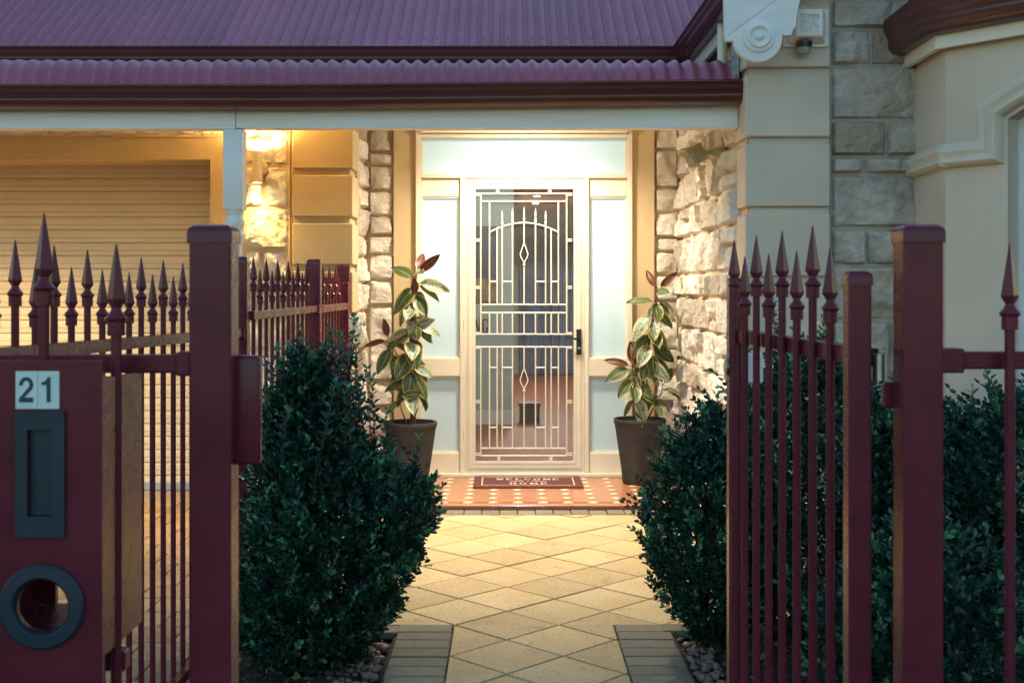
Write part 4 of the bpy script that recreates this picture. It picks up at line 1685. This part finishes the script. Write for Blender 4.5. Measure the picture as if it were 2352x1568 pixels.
sfB = thing('side_fence', 'maroon spear-top side fence between the bushes and the porch gate', 'fence', (-1.12, 6.4, 0))
XB_ = -1.12
yB0 = XB_ * F / (593.4 - 1165)
yB2 = XB_ * F / (715 - 1165)
TB = 1.603
i = -2
while True:
    y = yB0 + i * .1455
    if y > yB2 + .08:
        break
    if y > y1 + .09:
        picket(XB_ - .022, y, TB - (0 if i % 2 == 0 else .055), .03, sfB)
    i += 1
for zz in (1.36, .16):
    build('rail', MB().rbox(XB_ - .012, XB_ + .022, y1 + .0705, yB2 + .13, zz - .038, zz, .003), MAROON, sfB)
fpost(XB_ - .045, XB_ + .03, yB2 + .1305, yB2 + .2055, -.04, Z(594.5, yB2 + .13), sfB)
build('rail_bracket', MB().rbox(XB_ - .018, XB_ + .03, yB2 + .105, yB2 + .1303, 1.315, 1.366, .002), MAROON, sfB)

# gate beside the porch
gt = thing('side_gate', 'narrow maroon spear-top gate closed against the rendered pier', 'gate', (-1.12, 7.9, 0))
ygs, yge = yB2 + .235, 8.46
build('stile', MB().rbox(XB_ - .02, XB_ + .02, ygs, ygs + .035, .06, 1.50, .003), MAROON, gt)
build('stile', MB().rbox(XB_ - .02, XB_ + .025, yge - .05, yge - .01, .06, 1.50, .003), MAROON, gt)
for zz in (1.36, .16):
    build('rail', MB().rbox(XB_ - .012, XB_ + .022, ygs + .036, yge - .051, zz - .045, zz, .003), MAROON, gt)
i = 0
y = ygs + .07
while y < yge - .08:
    picket(XB_ - .022, y, TB - (0 if i % 2 == 0 else .055), .08, gt)
    y += .1385
    i += 1
lk = build('lock', MB().rbox(XB_ + .026, XB_ + .10, yge - .06, yge - .02, 1.16, 1.27, .008, 2), WHITEP, gt)
build('lock_knob', MB().lathe([(.014, 0), (.010, .02), (.018, .03), (.018, .036), (.012, .04)], (XB_ + .10, yge - .04, 1.215), 14, 'x'), STEEL, lk, smooth=40)
wp = thing('gate_post', 'maroon gate post fixed to the rendered pier', 'post', (-1.15, 8.5, 0))
fpost(X(774, 8.47), X(802, 8.47), 8.475, 8.55, -.05, Z(605.8, 8.47), wp)

# right of the path -----------------------------------------------------
fr2 = thing('front_fence', 'maroon spear-top front fence beside the open gate', 'fence', (1.0, YFR, 0))
rx0, rx1 = X(2076, YFR), X(2168, YFR)
fpost(rx0, rx1, YFR, YFR + .066, -.03, Z(514, YFR), fr2)
yr = YFR + .025
build('rail', MB().rbox(rx1 + .0005, 3.2, yr, yr + .034, Z(848, yr), Z(808, yr), .003), MAROON, fr2)
build('rail', MB().rbox(rx1 + .0005, 3.2, yr, yr + .034, .10, .134, .003), MAROON, fr2)
build('rail_bracket', MB().rbox(rx1 + .0003, X(2213, yr), yr - .008, yr + .04, Z(856, yr), Z(800, yr), .003), MAROON, fr2)
for k in range(8):
    picket(X(2317, YFR) + k * .125, YFR - .005, Z(560 if k % 2 == 0 else 492, YFR), .06, fr2)
build('hinge_plate', MB().rbox(X(2026, 2.33), rx0 + .02, YFR + .067, YFR + .082, Z(935, 2.33), Z(876, 2.33), .003), MAROON, fr2)

ga = thing('front_gate', 'maroon spear-top front gate standing open over the path edge', 'gate', (.66, 2.9, 0))
g0 = Vector((.690, 2.375, 0))
g1 = Vector((.640, 3.46, 0))
gd = (g1 - g0).normalized()
ang = math.atan2(gd.y, gd.x)
gs = 2.325
sx0, sx1 = X(1950, gs), X(2003, gs)
st = build('stile', MB().rbox(sx0, sx1, gs, gs + .045, .05, Z(622, gs) - .012, .004, 2), MAROON, ga)
c = MB()
cxg, cyg, w = (sx0 + sx1) / 2, gs + .0225, (sx1 - sx0) / 2 + .002
v = []
ztg = Z(622, gs)
for s_, z in ((1, ztg - .028), (1, ztg - .012), (.92, ztg - .006), (.7, ztg - .001), (.4, ztg)):
    for a, b in ((-1, -1), (1, -1), (1, 1), (-1, 1)):
        v.append((cxg + a * w * s_, cyg + b * w * s_, z))
f = [(3, 2, 1, 0), (16, 17, 18, 19)] + [(i * 4 + k, i * 4 + (k + 1) % 4, i * 4 + 4 + (k + 1) % 4, i * 4 + 4 + k) for i in range(4) for k in range(4)]
build('cap', c.add(v, f), MAROON, st, smooth=35)
tipsx = [1905, 1863, 1827, 1794, 1765, 1736, 1709, 1687]
for k in range(8):
    yk = 2.555 + .1235 * k
    picket(.677 - .040 * k / 7.0, yk, (1.546 if k % 2 == 0 else 1.597), .07, ga)
for zz in (1.343, .16):
    build('rail', MB().add([(a + o, y, z) for a, y in ((.6885, gs + .046), (.650, 3.475)) for o in (0, .034) for z in (zz - .035, zz)],
                           [(0, 1, 3, 2), (4, 6, 7, 5), (0, 4, 5, 1), (2, 3, 7, 6), (1, 5, 7, 3), (0, 2, 6, 4)]), MAROON, ga)
build('stile', MB().rbox(.634, .674, 3.48, 3.525, .05, 1.49, .003), MAROON, ga)
lk = build('lock', MB().rbox(.6745, .727, 3.455, 3.515, 1.19, 1.275, .007, 2), WHITEP, ga)
build('lock_knob', MB().lathe([(.012, 0), (.009, .016), (.016, .024), (.016, .030)], (.727, 3.485, 1.235), 14, 'x'), STEEL, lk, smooth=40)
build('key_cylinder', MB().lathe([(.027, 0), (.027, -.006), (.02, -.009)], (.6335, 3.5025, 1.235), 18, 'x'), STEEL, ga, smooth=40)
hg = build('hinge', MB().lathe([(.0135, Z(872, 2.36)), (.0135, Z(812, 2.36))], (X(2020, 2.35), 2.35, 0), 16), BRASS, ga, smooth=40)
build('hinge_leaf', MB().rbox(X(2024, 2.37), X(2036, 2.37), 2.372, 2.388, Z(871, 2.36), Z(813, 2.36), .002), DARK, hg)

# ------------------------------------------------------------------ door mat
mt = thing('doormat', 'maroon doormat printed WELCOME HOME in front of the door', 'doormat', (.13, 9.0, POR))
mx0, mx1, my0, my1 = -.245, .548, 8.71, 9.205
build('pad', MB().rbox(mx0, mx1, my0, my1, POR + .0008, POR + .012, .003), MATM, mt)
zt = POR + .0122
bo = MB()
ix0, ix1, iy0, iy1 = mx0 + .058, mx1 - .058, my0 + .075, my1 - .05
for q in ((ix0, ix1, iy0, iy0 + .008), (ix0, ix1, iy1 - .008, iy1), (ix0, ix0 + .008, iy0 + .008, iy1 - .008), (ix1 - .008, ix1, iy0 + .008, iy1 - .008)):
    bo.box(*q, zt, zt + .0006)
build('printed_border', bo, MATL, mt)
jl = MB()
for k in range(9):
    xx = mx0 + .10 + k * .074
    jl.box(xx, xx + .003, my0 + .003, iy0 - .001, zt, zt + .0005)
    jl.box(xx, xx + .003, iy1 + .001, my1 - .003, zt, zt + .0005)
for k in range(1, 6):
    yy = my0 + k * .082
    jl.box(mx0 + .003, ix0 - .001, yy, yy + .003, zt, zt + .0005)
    jl.box(ix1 + .001, mx1 - .003, yy, yy + .003, zt, zt + .0005)
build('printed_bricks', jl, simple('mat_print_faint', (.33, .17, .13), .9), mt, kind='stuff')
cxm = (mx0 + mx1) / 2
tw = 6 * .069 + .05
build('printed_word', letters('WELCOME', lambda a, b, d: (cxm - tw / 2 + a, my0 + .315 + b, d), .050, .072, .069, zt, zt + .0008), MATL, mt)
tw = 3 * .075 + .05
build('printed_word', letters('HOME', lambda a, b, d: (cxm - tw / 2 + a, my0 + .115 + b, d), .052, .072, .075, zt, zt + .0008), MATL, mt)
fl_ = MB()
for s_ in (-1, 1):
    pts = [(cxm + s_ * (.03 + .11 * t), my0 + .25 + .012 * math.sin(t * 6.0), zt + .001) for t in np.linspace(0, 1, 12)]
    fl_.tube(pts, [.0035 * (1 - .7 * t) + .0008 for t in np.linspace(0, 1, 12)], 6)
fl_.lathe([(.009, zt), (.009, zt + .0012)], (cxm, my0 + .25, 0), 10)
build('printed_flourish', fl_, MATL, mt)

# ------------------------------------------------------------------ potted rubber plants
def ficus_leaf_mesh(length, width, curl, droop, name):
    nu, nv = 9, 6
    v, uv = [], []
    for i in range(nu + 1):
        t = i / nu
        wdt = width / 2 * (math.sin(math.pi * min(1, t ** .85)) ** .72) * (1 - .12 * t)
        x = length * t
        base = -droop * length * t * t
        for j in range(nv + 1):
            s_ = j / nv * 2 - 1
            v.append((x, s_ * wdt, base + curl * width * s_ * s_ * .5 + .006 * math.sin(t * 9 + j)))
            uv.append((t, j / nv))
    f = []
    for i in range(nu):
        for j in range(nv):
            a = i * (nv + 1) + j
            f.append((a, a + nv + 1, a + nv + 2, a + 1))
    me = bpy.data.meshes.new(name)
    me.from_pydata(v, [], f)
    ul = me.uv_layers.new(name='UVMap')
    for l in me.loops:
        ul.data[l.index].uv = uv[l.vertex_index]
    me.polygons.foreach_set('use_smooth', [True] * len(me.polygons))
    return me


LM = {}
for kind, m in (('g', FICUS), ('p', FICUSP), ('r', FICUSR)):
    for q in range(3):
        me = ficus_leaf_mesh(1.0, (.54, .60, .50)[q] if kind != 'r' else .40, (.25, .1, .4)[q], (.25, .45, .12)[q], 'leaf')
        me.materials.append(m)
        LM[(kind, q)] = me


def potted(cx, cy, label, stems, seed, leaves, rt=.192, hh=.475, rb=.128):
    t = thing('potted_rubber_plant', label, 'potted plant', (cx, cy, POR))
    z0 = POR
    pr = [(rb * .93, z0), (rb, z0 + .008), (rb * 1.03, z0 + .05)]
    for k in range(1, 9):
        pr.append((rb + (rt * .955 - rb) * k / 8, z0 + .05 + (hh - .10) * k / 8))
    pr += [(rt * .965, z0 + hh - .045), (rt, z0 + hh - .025), (rt, z0 + hh - .004), (rt * .985, z0 + hh), (rt * .92, z0 + hh), (rt * .90, z0 + hh - .03), (rt * .86, z0 + hh - .06), (.01, z0 + hh - .055)]
    p = build('pot', MB().lathe(pr, (cx, cy, 0), 40), POTM, t, smooth=45)
    build('soil', MB().lathe([(rt * .855, z0 + hh - .052), (.01, z0 + hh - .045)], (cx, cy, 0), 24), SOILM, p)
    rg = random.Random(seed)
    paths = []
    for pts, r0 in stems:
        P = [Vector((cx + a, cy + b, z0 + hh - .06 + c)) for a, b, c in pts]
        build('stem', MB().tube(P, [r0 * (1 - .65 * i / (len(P) - 1)) for i in range(len(P))], 8), BARK, t, smooth=60)
        paths.append(P)
    for (si, fr, az, el, L, kind) in leaves:
        P = paths[si]
        q = fr * (len(P) - 1)
        i = min(int(q), len(P) - 2)
        p0 = P[i].lerp(P[i + 1], q - i)
        d = Vector((math.cos(R(az)) * math.cos(R(el)), math.sin(R(az)) * math.cos(R(el)), math.sin(R(el))))
        pet = p0 + d * .03
        lo_ = bpy.data.objects.new('leaf', LM[(kind, rg.randrange(3))])
        COL.objects.link(lo_)
        place(lo_, pet, t)
        xaxis = d
        up = Vector((0, 0, 1))
        # blades turn their face outwards, so hanging leaves show it
        nt_ = Vector((d.x * .45, d.y * .45 - .75, .65)) + Vector((rg.uniform(-.45, .45), rg.uniform(-.3, .3), rg.uniform(-.35, .35)))
        yax = nt_.cross(xaxis)
        if yax.length < .1:
            yax = Vector((1, 0, 0)).cross(xaxis)
        yax.normalize()
        zax = xaxis.cross(yax).normalized()
        from mathutils import Matrix
        M3 = Matrix((xaxis, yax, zax)).transposed()
        lo_.rotation_euler = M3.to_euler()
        lo_.scale = (L, L * rg.uniform(.9, 1.08), L)
        build('petiole', MB().tube([p0, pet + d * .004], .0028, 5), BARK, t)


def auto_leaves(si, n, f0, f1, seed, size=(.12, .17), elr=(-55, 15), kinds='gggpgg', face=-90):
    rg = random.Random(seed)
    out = []
    for k in range(n):
        fr = f0 + (f1 - f0) * k / max(1, n - 1)
        az = face + 360 * ((k * .381966) % 1.0) + rg.uniform(-20, 20)
        out.append((si, fr, az, rg.uniform(*elr), rg.uniform(*size), kinds[rg.randrange(len(kinds))]))
    return out


# left plant: one main leader and a side shoot with red tips
stems = [([(0.01, 0, 0), (.015, -.01, .3), (.0, 0, .62), (.03, -.01, .95), (.045, 0, 1.12)], .013),
         ([(.03, .01, 0), (.035, 0, .28), (.02, 0, .55), (.03, 0, .75)], .009),
         ([(-.02, -.02, .42), (-.09, -.03, .54), (-.15, -.03, .64)], .006),
         ([(-.01, -.03, .02), (-.06, -.06, .15), (-.075, -.06, .24)], .006)]
lv = auto_leaves(0, 20, .22, .90, 5, (.17, .23), (-70, -8), 'ggpggp')
lv += auto_leaves(1, 9, .3, .98, 9, (.14, .19), (-75, -10), 'gggp')
lv += [(0, 1.0, 60, 62, .17, 'r'), (0, 1.0, -10, 38, .19, 'r'), (0, .98, -80, 20, .14, 'g'), (0, .93, 170, 35, .19, 'g'), (0, .88, 0, -20, .17, 'g'),
       (1, 1.0, -95, 60, .13, 'r'), (1, .98, -120, 45, .16, 'r'), (1, .96, -50, 20, .15, 'p'),
       (2, 1.0, 140, 70, .14, 'r'), (2, 1.0, 185, -8, .16, 'r'), (2, .9, 0, -12, .15, 'g'), (2, .8, -140, -55, .2, 'g'), (2, .6, -90, -65, .19, 'g'),
       (3, 1.0, -20, 12, .15, 'g'), (3, .95, 200, -50, .11, 'g'), (0, .3, 170, -60, .2, 'g'), (0, .45, -110, -35, .21, 'g'), (0, .52, -70, -50, .2, 'g'), (0, .58, -150, -30, .2, 'g'), (0, .66, -30, -45, .2, 'g'), (0, .72, -100, -25, .2, 'p'), (0, .78, -85, 30, .16, 'r'), (0, .62, 20, -30, .2, 'g'), (0, .36, -95, -60, .19, 'g')]
potted(X(942, 8.72), 8.74, 'taller variegated rubber plant in dark pot left of the door', stems, 4, lv)
stems = [([(.0, 0, 0), (.02, -.01, .3), (.06, 0, .55), (.10, 0, .85), (.13, 0, 1.0)], .013),
         ([(-.015, -.02, 0), (-.03, -.02, .2), (-.05, -.03, .36), (-.06, -.03, .44)], .008),
         ([(.03, -.02, .0), (.09, -.04, .13), (.15, -.05, .24), (.16, -.05, .30)], .007)]
lv = auto_leaves(0, 15, .30, .90, 15, (.17, .225), (-72, -12), 'ggpggp')
lv += auto_leaves(1, 8, .15, .9, 19, (.13, .18), (-70, -5), 'ggp')
lv += auto_leaves(2, 4, .4, .9, 23, (.10, .13), (-60, 0), 'gg')
lv += [(0, 1.0, 150, 58, .15, 'r'), (0, 1.0, 5, 42, .17, 'r'), (0, .97, -85, 10, .15, 'g'), (0, .86, 178, 5, .18, 'g'), (0, .88, 10, -15, .14, 'g'), (0, .72, -90, -50, .2, 'p'), (0, .62, 190, -55, .22, 'g'), (0, .5, -60, -50, .2, 'g'), (0, .55, -120, -40, .2, 'p'), (0, .66, 0, -60, .22, 'g'), (0, .45, 0, -20, .18, 'g'), (1, .6, -90, -40, .19, 'g'), (1, .4, -60, -55, .19, 'p'),
       (1, 1.0, 95, 72, .17, 'r'), (1, 1.0, 178, 18, .18, 'r'), (1, .98, 20, 48, .16, 'r'), (1, .95, 200, -15, .18, 'g'), (1, .8, 0, 0, .15, 'p'),
       (2, 1.0, 110, 75, .12, 'r'), (2, 1.0, 25, 55, .14, 'g'), (2, .9, -20, -20, .13, 'r')]
potted(X(1473, 8.85), 8.95, 'variegated rubber plant in dark scuffed pot right of the door', stems, 8, lv)

# ------------------------------------------------------------------ box bushes
def leaf_cloud(name, pts, dirs, sizes, tints, mat, parent, origin):
    """elliptic folded leaves, 2 quads each"""
    n = len(pts)
    P, Dv = np.array(pts), np.array(dirs)
    Dv /= np.linalg.norm(Dv, axis=1)[:, None]
    rgn = np.random.default_rng(len(pts))
    rnd = rgn.normal(size=(n, 3))
    S = np.cross(Dv, rnd + np.array([0, 0, 1.2]))
    S /= np.linalg.norm(S, axis=1)[:, None] + 1e-9
    N = np.cross(S, Dv)
    L = np.array(sizes)[:, None]
    W = L * .27
    v = np.empty((n, 6, 3))
    v[:, 0] = P
    v[:, 1] = P + Dv * L * .42 - S * W + N * L * .10
    v[:, 2] = P + Dv * L * .45
    v[:, 3] = P + Dv * L * .42 + S * W + N * L * .10
    v[:, 4] = P + Dv * L * .80 - S * W * .62 + N * L * .05
    v[:, 5] = P + Dv * L * .80 + S * W * .62 + N * L * .05
    tip = P + Dv * L - N * L * .05
    v = np.concatenate([v, tip[:, None]], 1)          # 7 verts
    v = v.reshape(-1, 3) - np.array(origin)
    idx = (np.arange(n) * 7)[:, None]
    q = np.concatenate([idx + np.array([[0, 2, 1, 1]]), ], 0)
    tris = np.concatenate([idx + np.array([[0, 2, 1]]), idx + np.array([[0, 3, 2]]), idx + np.array([[1, 2, 4]]), idx + np.array([[2, 3, 5]]), idx + np.array([[2, 6, 4]]), idx + np.array([[2, 5, 6]])], 1).reshape(-1, 3)
    me = bpy.data.meshes.new(name)
    me.vertices.add(len(v))
    me.vertices.foreach_set('co', v.ravel())
    nt_ = len(tris)
    me.loops.add(nt_ * 3)
    me.loops.foreach_set('vertex_index', tris.ravel().astype(np.int32))
    me.polygons.add(nt_)
    me.polygons.foreach_set('loop_start', np.arange(nt_, dtype=np.int32) * 3)
    me.update(calc_edges=True)
    at = me.attributes.new('tint', 'FLOAT', 'POINT')
    at.data.foreach_set('value', np.repeat(np.array(tints, dtype=np.float32), 7))
    me.polygons.foreach_set('use_smooth', np.ones(nt_, dtype=bool))
    me.materials.append(mat)
    o = bpy.data.objects.new(name, me)
    COL.objects.link(o)
    place(o, origin, parent)
    o['kind'] = 'stuff'
    return o


def bush(label, cx, cy, prof, seed, shoots, spikes=(), squash=1.0, group=None, leaf=.036):
    """prof: list of (z, radius, dx) ; spikes: (dx,dy,z0,z1) long free shoots"""
    rg = np.random.default_rng(seed)
    t = thing('box_bush', label, 'bush', (cx, cy, -.02), group)
    zs = np.array([p[0] for p in prof])
    rs = np.array([p[1] for p in prof])
    dx = np.array([p[2] for p in prof])
    pts, dirs, szs, tin = [], [], [], []
    stem = MB()
    for k in range(7):
        a = k * .9
        top = zs[-1] * (.55 + .3 * rg.random())
        stem.tube([(cx + .03 * math.cos(a), cy + .03 * math.sin(a), -.04), (cx + .09 * math.cos(a), cy + .09 * math.sin(a), top * .5), (cx + np.interp(top, zs, dx) + .14 * math.cos(a), cy + .14 * math.sin(a), top)], [.009, .006, .002], 5)
    # weights by ring area
    zz = np.linspace(zs[0], zs[-1], 200)
    wgt = np.interp(zz, zs, rs) + .03
    wgt /= wgt.sum()
    lump = lambda a, z: .97 + .20 * noise.noise((math.cos(a) * 1.7 + seed, math.sin(a) * 1.7, z * 3.2)) + .16 * noise.noise((math.cos(a) * 4 + seed, math.sin(a) * 4, z * 8))
    for k in range(shoots):
        z = rg.choice(zz, p=wgt) + rg.normal() * .012
        a = rg.random() * 2 * math.pi
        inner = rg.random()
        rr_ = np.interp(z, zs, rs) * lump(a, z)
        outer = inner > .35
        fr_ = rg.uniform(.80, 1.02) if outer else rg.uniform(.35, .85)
        c = np.array([cx + np.interp(z, zs, dx), cy, 0])
        base = c + np.array([math.cos(a) * rr_ * fr_, math.sin(a) * rr_ * fr_ * squash, z])
        up = .75 + .6 * rg.random() if z > zs[-1] * .35 else .35 + .5 * rg.random()
        d = np.array([math.cos(a) * .8, math.sin(a) * .8, up]) + rg.normal(size=3) * .28
        d /= np.linalg.norm(d)
        ln = rg.uniform(.05, .105) if rg.random() < .8 else rg.uniform(.11, .17)
        npair = 6
        fresh = rg.random() < .10 + .55 * max(0, noise.noise((math.cos(a) * 2.5 + seed, math.sin(a) * 2.5, z * 6)))
        for q in range(npair):
            s_ = q / (npair - 1)
            p = base + d * ln * (s_ - .55)
            b = np.cross(d, rg.normal(size=3))
            b /= np.linalg.norm(b) + 1e-9
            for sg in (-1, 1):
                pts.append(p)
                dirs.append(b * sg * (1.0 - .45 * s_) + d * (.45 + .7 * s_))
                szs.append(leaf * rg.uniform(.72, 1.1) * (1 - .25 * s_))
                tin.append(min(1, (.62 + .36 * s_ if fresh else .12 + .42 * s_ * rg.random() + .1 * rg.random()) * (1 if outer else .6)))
    for sx_, sy_, z0, z1 in spikes:
        n = int((z1 - z0) / .017)
        lean = rg.normal(size=2) * .035
        P = []
        for q in range(n + 1):
            s_ = q / n
            p = np.array([cx + sx_ + lean[0] * s_, cy + sy_ + lean[1] * s_, z0 + (z1 - z0) * s_])
            P.append(p)
            a = q * math.pi / 2 + rg.normal() * .25
            for sg in (0, math.pi):
                pts.append(p)
                dirs.append(np.array([math.cos(a + sg), math.sin(a + sg), .75 + 1.2 * max(0, s_ - .7)]))
                szs.append(leaf * rg.uniform(.85, 1.15) * (1 - .45 * max(0, s_ - .6)))
                tin.append(.25 + .6 * s_ * s_)
            if q % 4 == 1 and s_ < .85 and rg.random() < .55:      # side twig
                bd = np.array([math.cos(a + 1), math.sin(a + 1), .9])
                for w_ in range(4):
                    for sg in (-1, 1):
                        pts.append(p + bd * .02 * (w_ + 1))
                        dirs.append(bd + sg * np.array([-math.sin(a + 1), math.cos(a + 1), 0]) * (1 - w_ * .2))
                        szs.append(leaf * .8)
                        tin.append(.2 + .12 * w_)
        stem.tube([P[0] + np.array([-sx_ * .6, -sy_ * .6, -.2]), P[0], P[len(P) // 2], P[-1]], [.004, .0035, .003, .0012], 4)
    build('stem', stem, TWIG, t)
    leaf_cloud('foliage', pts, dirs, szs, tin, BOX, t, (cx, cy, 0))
    return t


prof = [(.0, .24, -.13), (.10, .30, -.12), (.22, .335, -.09), (.35, .36, -.05), (.55, .385, .0), (.66, .36, .0), (.77, .25, -.07), (.88, .17, -.12), (1.0, .13, -.13), (1.1, .10, -.13), (1.18, .05, -.12)]
spk = [(-.20, -.05, .8, 1.23), (-.24, .06, .8, 1.17), (.05, .0, .8, 1.2), (.12, -.05, .8, 1.12), (-.1, -.1, .85, 1.22), (-.32, .02, .8, 1.12), (.25, -.05, .6, .84), (.02, .1, .9, 1.3), (.02, .05, .98, 1.34), (.00, -.06, 1.0, 1.27), (.06, .04, .85, 1.26), (-.12, 0, 1.0, 1.20), (.14, .06, .75, 1.10), (.20, .0, .68, .98), (.27, .05, .62, .86), (-.06, .1, 1.0, 1.22), (.06, -.1, .9, 1.15), (.06, -.12, .8, 1.08), (-.30, 0, .75, 1.02), (.31, .05, .55, .8), (.27, -.1, .5, .72), (.24, -.2, .6, .84), (-.05, -.2, .8, 1.1), (-.2, -.2, .75, 1.0), (.33, .0, .5, .74), (-.15, .1, 1.0, 1.3), (-.28, -.1, .8, 1.15)]
bush('tall dark green box bush with loose shoots left of the path', -.665, 4.83, prof, 3, 3000, spk, squash=.95)
prof = [(.02, .10, .05), (.15, .20, .02), (.35, .27, .0), (.55, .29, .0), (.72, .25, .02), (.86, .17, .03), (.96, .05, .03)]
bush('small clipped box bush at the right edge of the path', .84, 5.02, prof, 5, 1300, [(.03, 0, .8, 1.02), (-.05, .02, .8, .97), (.1, .05, .75, .95), (-.12, 0, .65, .84)])
prof = [(.02, .2, 0), (.2, .36, 0), (.5, .42, 0), (.8, .40, .0), (1.0, .31, .0), (1.15, .17, .0), (1.22, .05, 0)]
bush('tall box bush behind the open gate with long bare-stemmed shoots', 1.27, 5.15, prof, 7, 1900, [(-.10, 0, 1.0, 1.42), (-.2, .05, .9, 1.22), (.02, 0, 1.05, 1.30), (.15, .05, 1.0, 1.33), (.22, 0, .9, 1.2), (-.28, .05, .8, 1.1)], leaf=.037)
prof = [(.02, .2, 0), (.2, .33, 0), (.5, .38, 0), (.75, .33, .0), (.92, .22, .0), (1.0, .06, 0)]
bush('box bush between gate hinge post and bay window wall', 1.66, 4.9, prof, 11, 1300, [(-.1, 0, .8, 1.02), (.0, 0, .85, 1.05), (-.18, 0, .7, .95)], leaf=.037)
prof = [(.02, .3, 0), (.2, .45, 0), (.5, .50, 0), (.8, .44, .0), (1.0, .30, .0), (1.08, .08, 0)]
bush('broad box bush below the bay window', 1.98, 4.55, prof, 13, 2000, [(-.12, -.1, .95, 1.14), (-.25, 0, .85, 1.08), (-.02, 0, .95, 1.12), (.15, 0, .9, 1.1)], leaf=.038)
bush('low box bush at the foot of the front fence', 1.35, 3.9, [(.02, .25, 0), (.2, .36, 0), (.4, .36, 0), (.6, .24, 0), (.7, .06, 0)], 17, 1000, (), leaf=.038)

# ------------------------------------------------------------------ pebbles and litter in the beds
rg = random.Random(5)
pebs = []
for q in range(4):
    bm = bmesh.new()
    bmesh.ops.create_icosphere(bm, subdivisions=2, radius=1)
    for v in bm.verts:
        v.co *= 1 + .22 * noise.noise(v.co * 1.3 + Vector((q * 7, 0, 0)))
    me = bpy.data.meshes.new('pebble')
    bm.to_mesh(me)
    bm.free()
    me.polygons.foreach_set('use_smooth', [True] * len(me.polygons))
    me.materials.append(PEBA)
    pebs.append(me)


def pebble(x, y, s, label, group):
    o = bpy.data.objects.new('pebble', pebs[rg.randrange(4)])
    o.scale = (s, s * rg.uniform(.6, .85), s * rg.uniform(.45, .65))
    o.rotation_euler = (rg.uniform(-.3, .3), rg.uniform(-.3, .3), rg.uniform(0, 6.28))
    o.location = (x, y, -.022 + s * .35)
    COL.objects.link(o)
    tag(o, label, 'pebble', group)


for k in range(75):
    y = 4.1 + 1.0 * rg.random()
    pebble(-.50 - abs(rg.gauss(0, .075)), y, rg.uniform(.012, .027), 'smooth river pebble in the bed left of the path border', 'pebbles left of the path')
for k in range(75):
    y = 4.1 + 1.02 * rg.random()
    pebble(.725 + abs(rg.gauss(0, .09)), y, rg.uniform(.013, .028), 'smooth river pebble in the bed right of the path border', 'pebbles right of the path')
n = 900
rgn = np.random.default_rng(2)
lx_ = np.concatenate([-.5 - rgn.random(n) * .6, .74 + rgn.random(n) * 1.2])
ly_ = np.concatenate([3.6 + rgn.random(n) * 1.5, 3.6 + rgn.random(n) * 1.5])
pts = np.stack([lx_, ly_, np.full(2 * n, -.015) + rgn.random(2 * n) * .02], 1)
LIT = leaf_mat('dry_leaf', (.06, .035, .018), (.16, .10, .05), (.30, .20, .11), .8, .05)
lit = leaf_cloud('leaf_litter', pts, np.stack([rgn.normal(size=2 * n), rgn.normal(size=2 * n), rgn.normal(size=2 * n) * .2], 1), rgn.uniform(.015, .04, 2 * n), rgn.random(2 * n), LIT, None, (0, 4, -.02))
lit['label'] = 'dry leaf litter scattered over the garden beds'
lit['category'] = 'leaf litter'
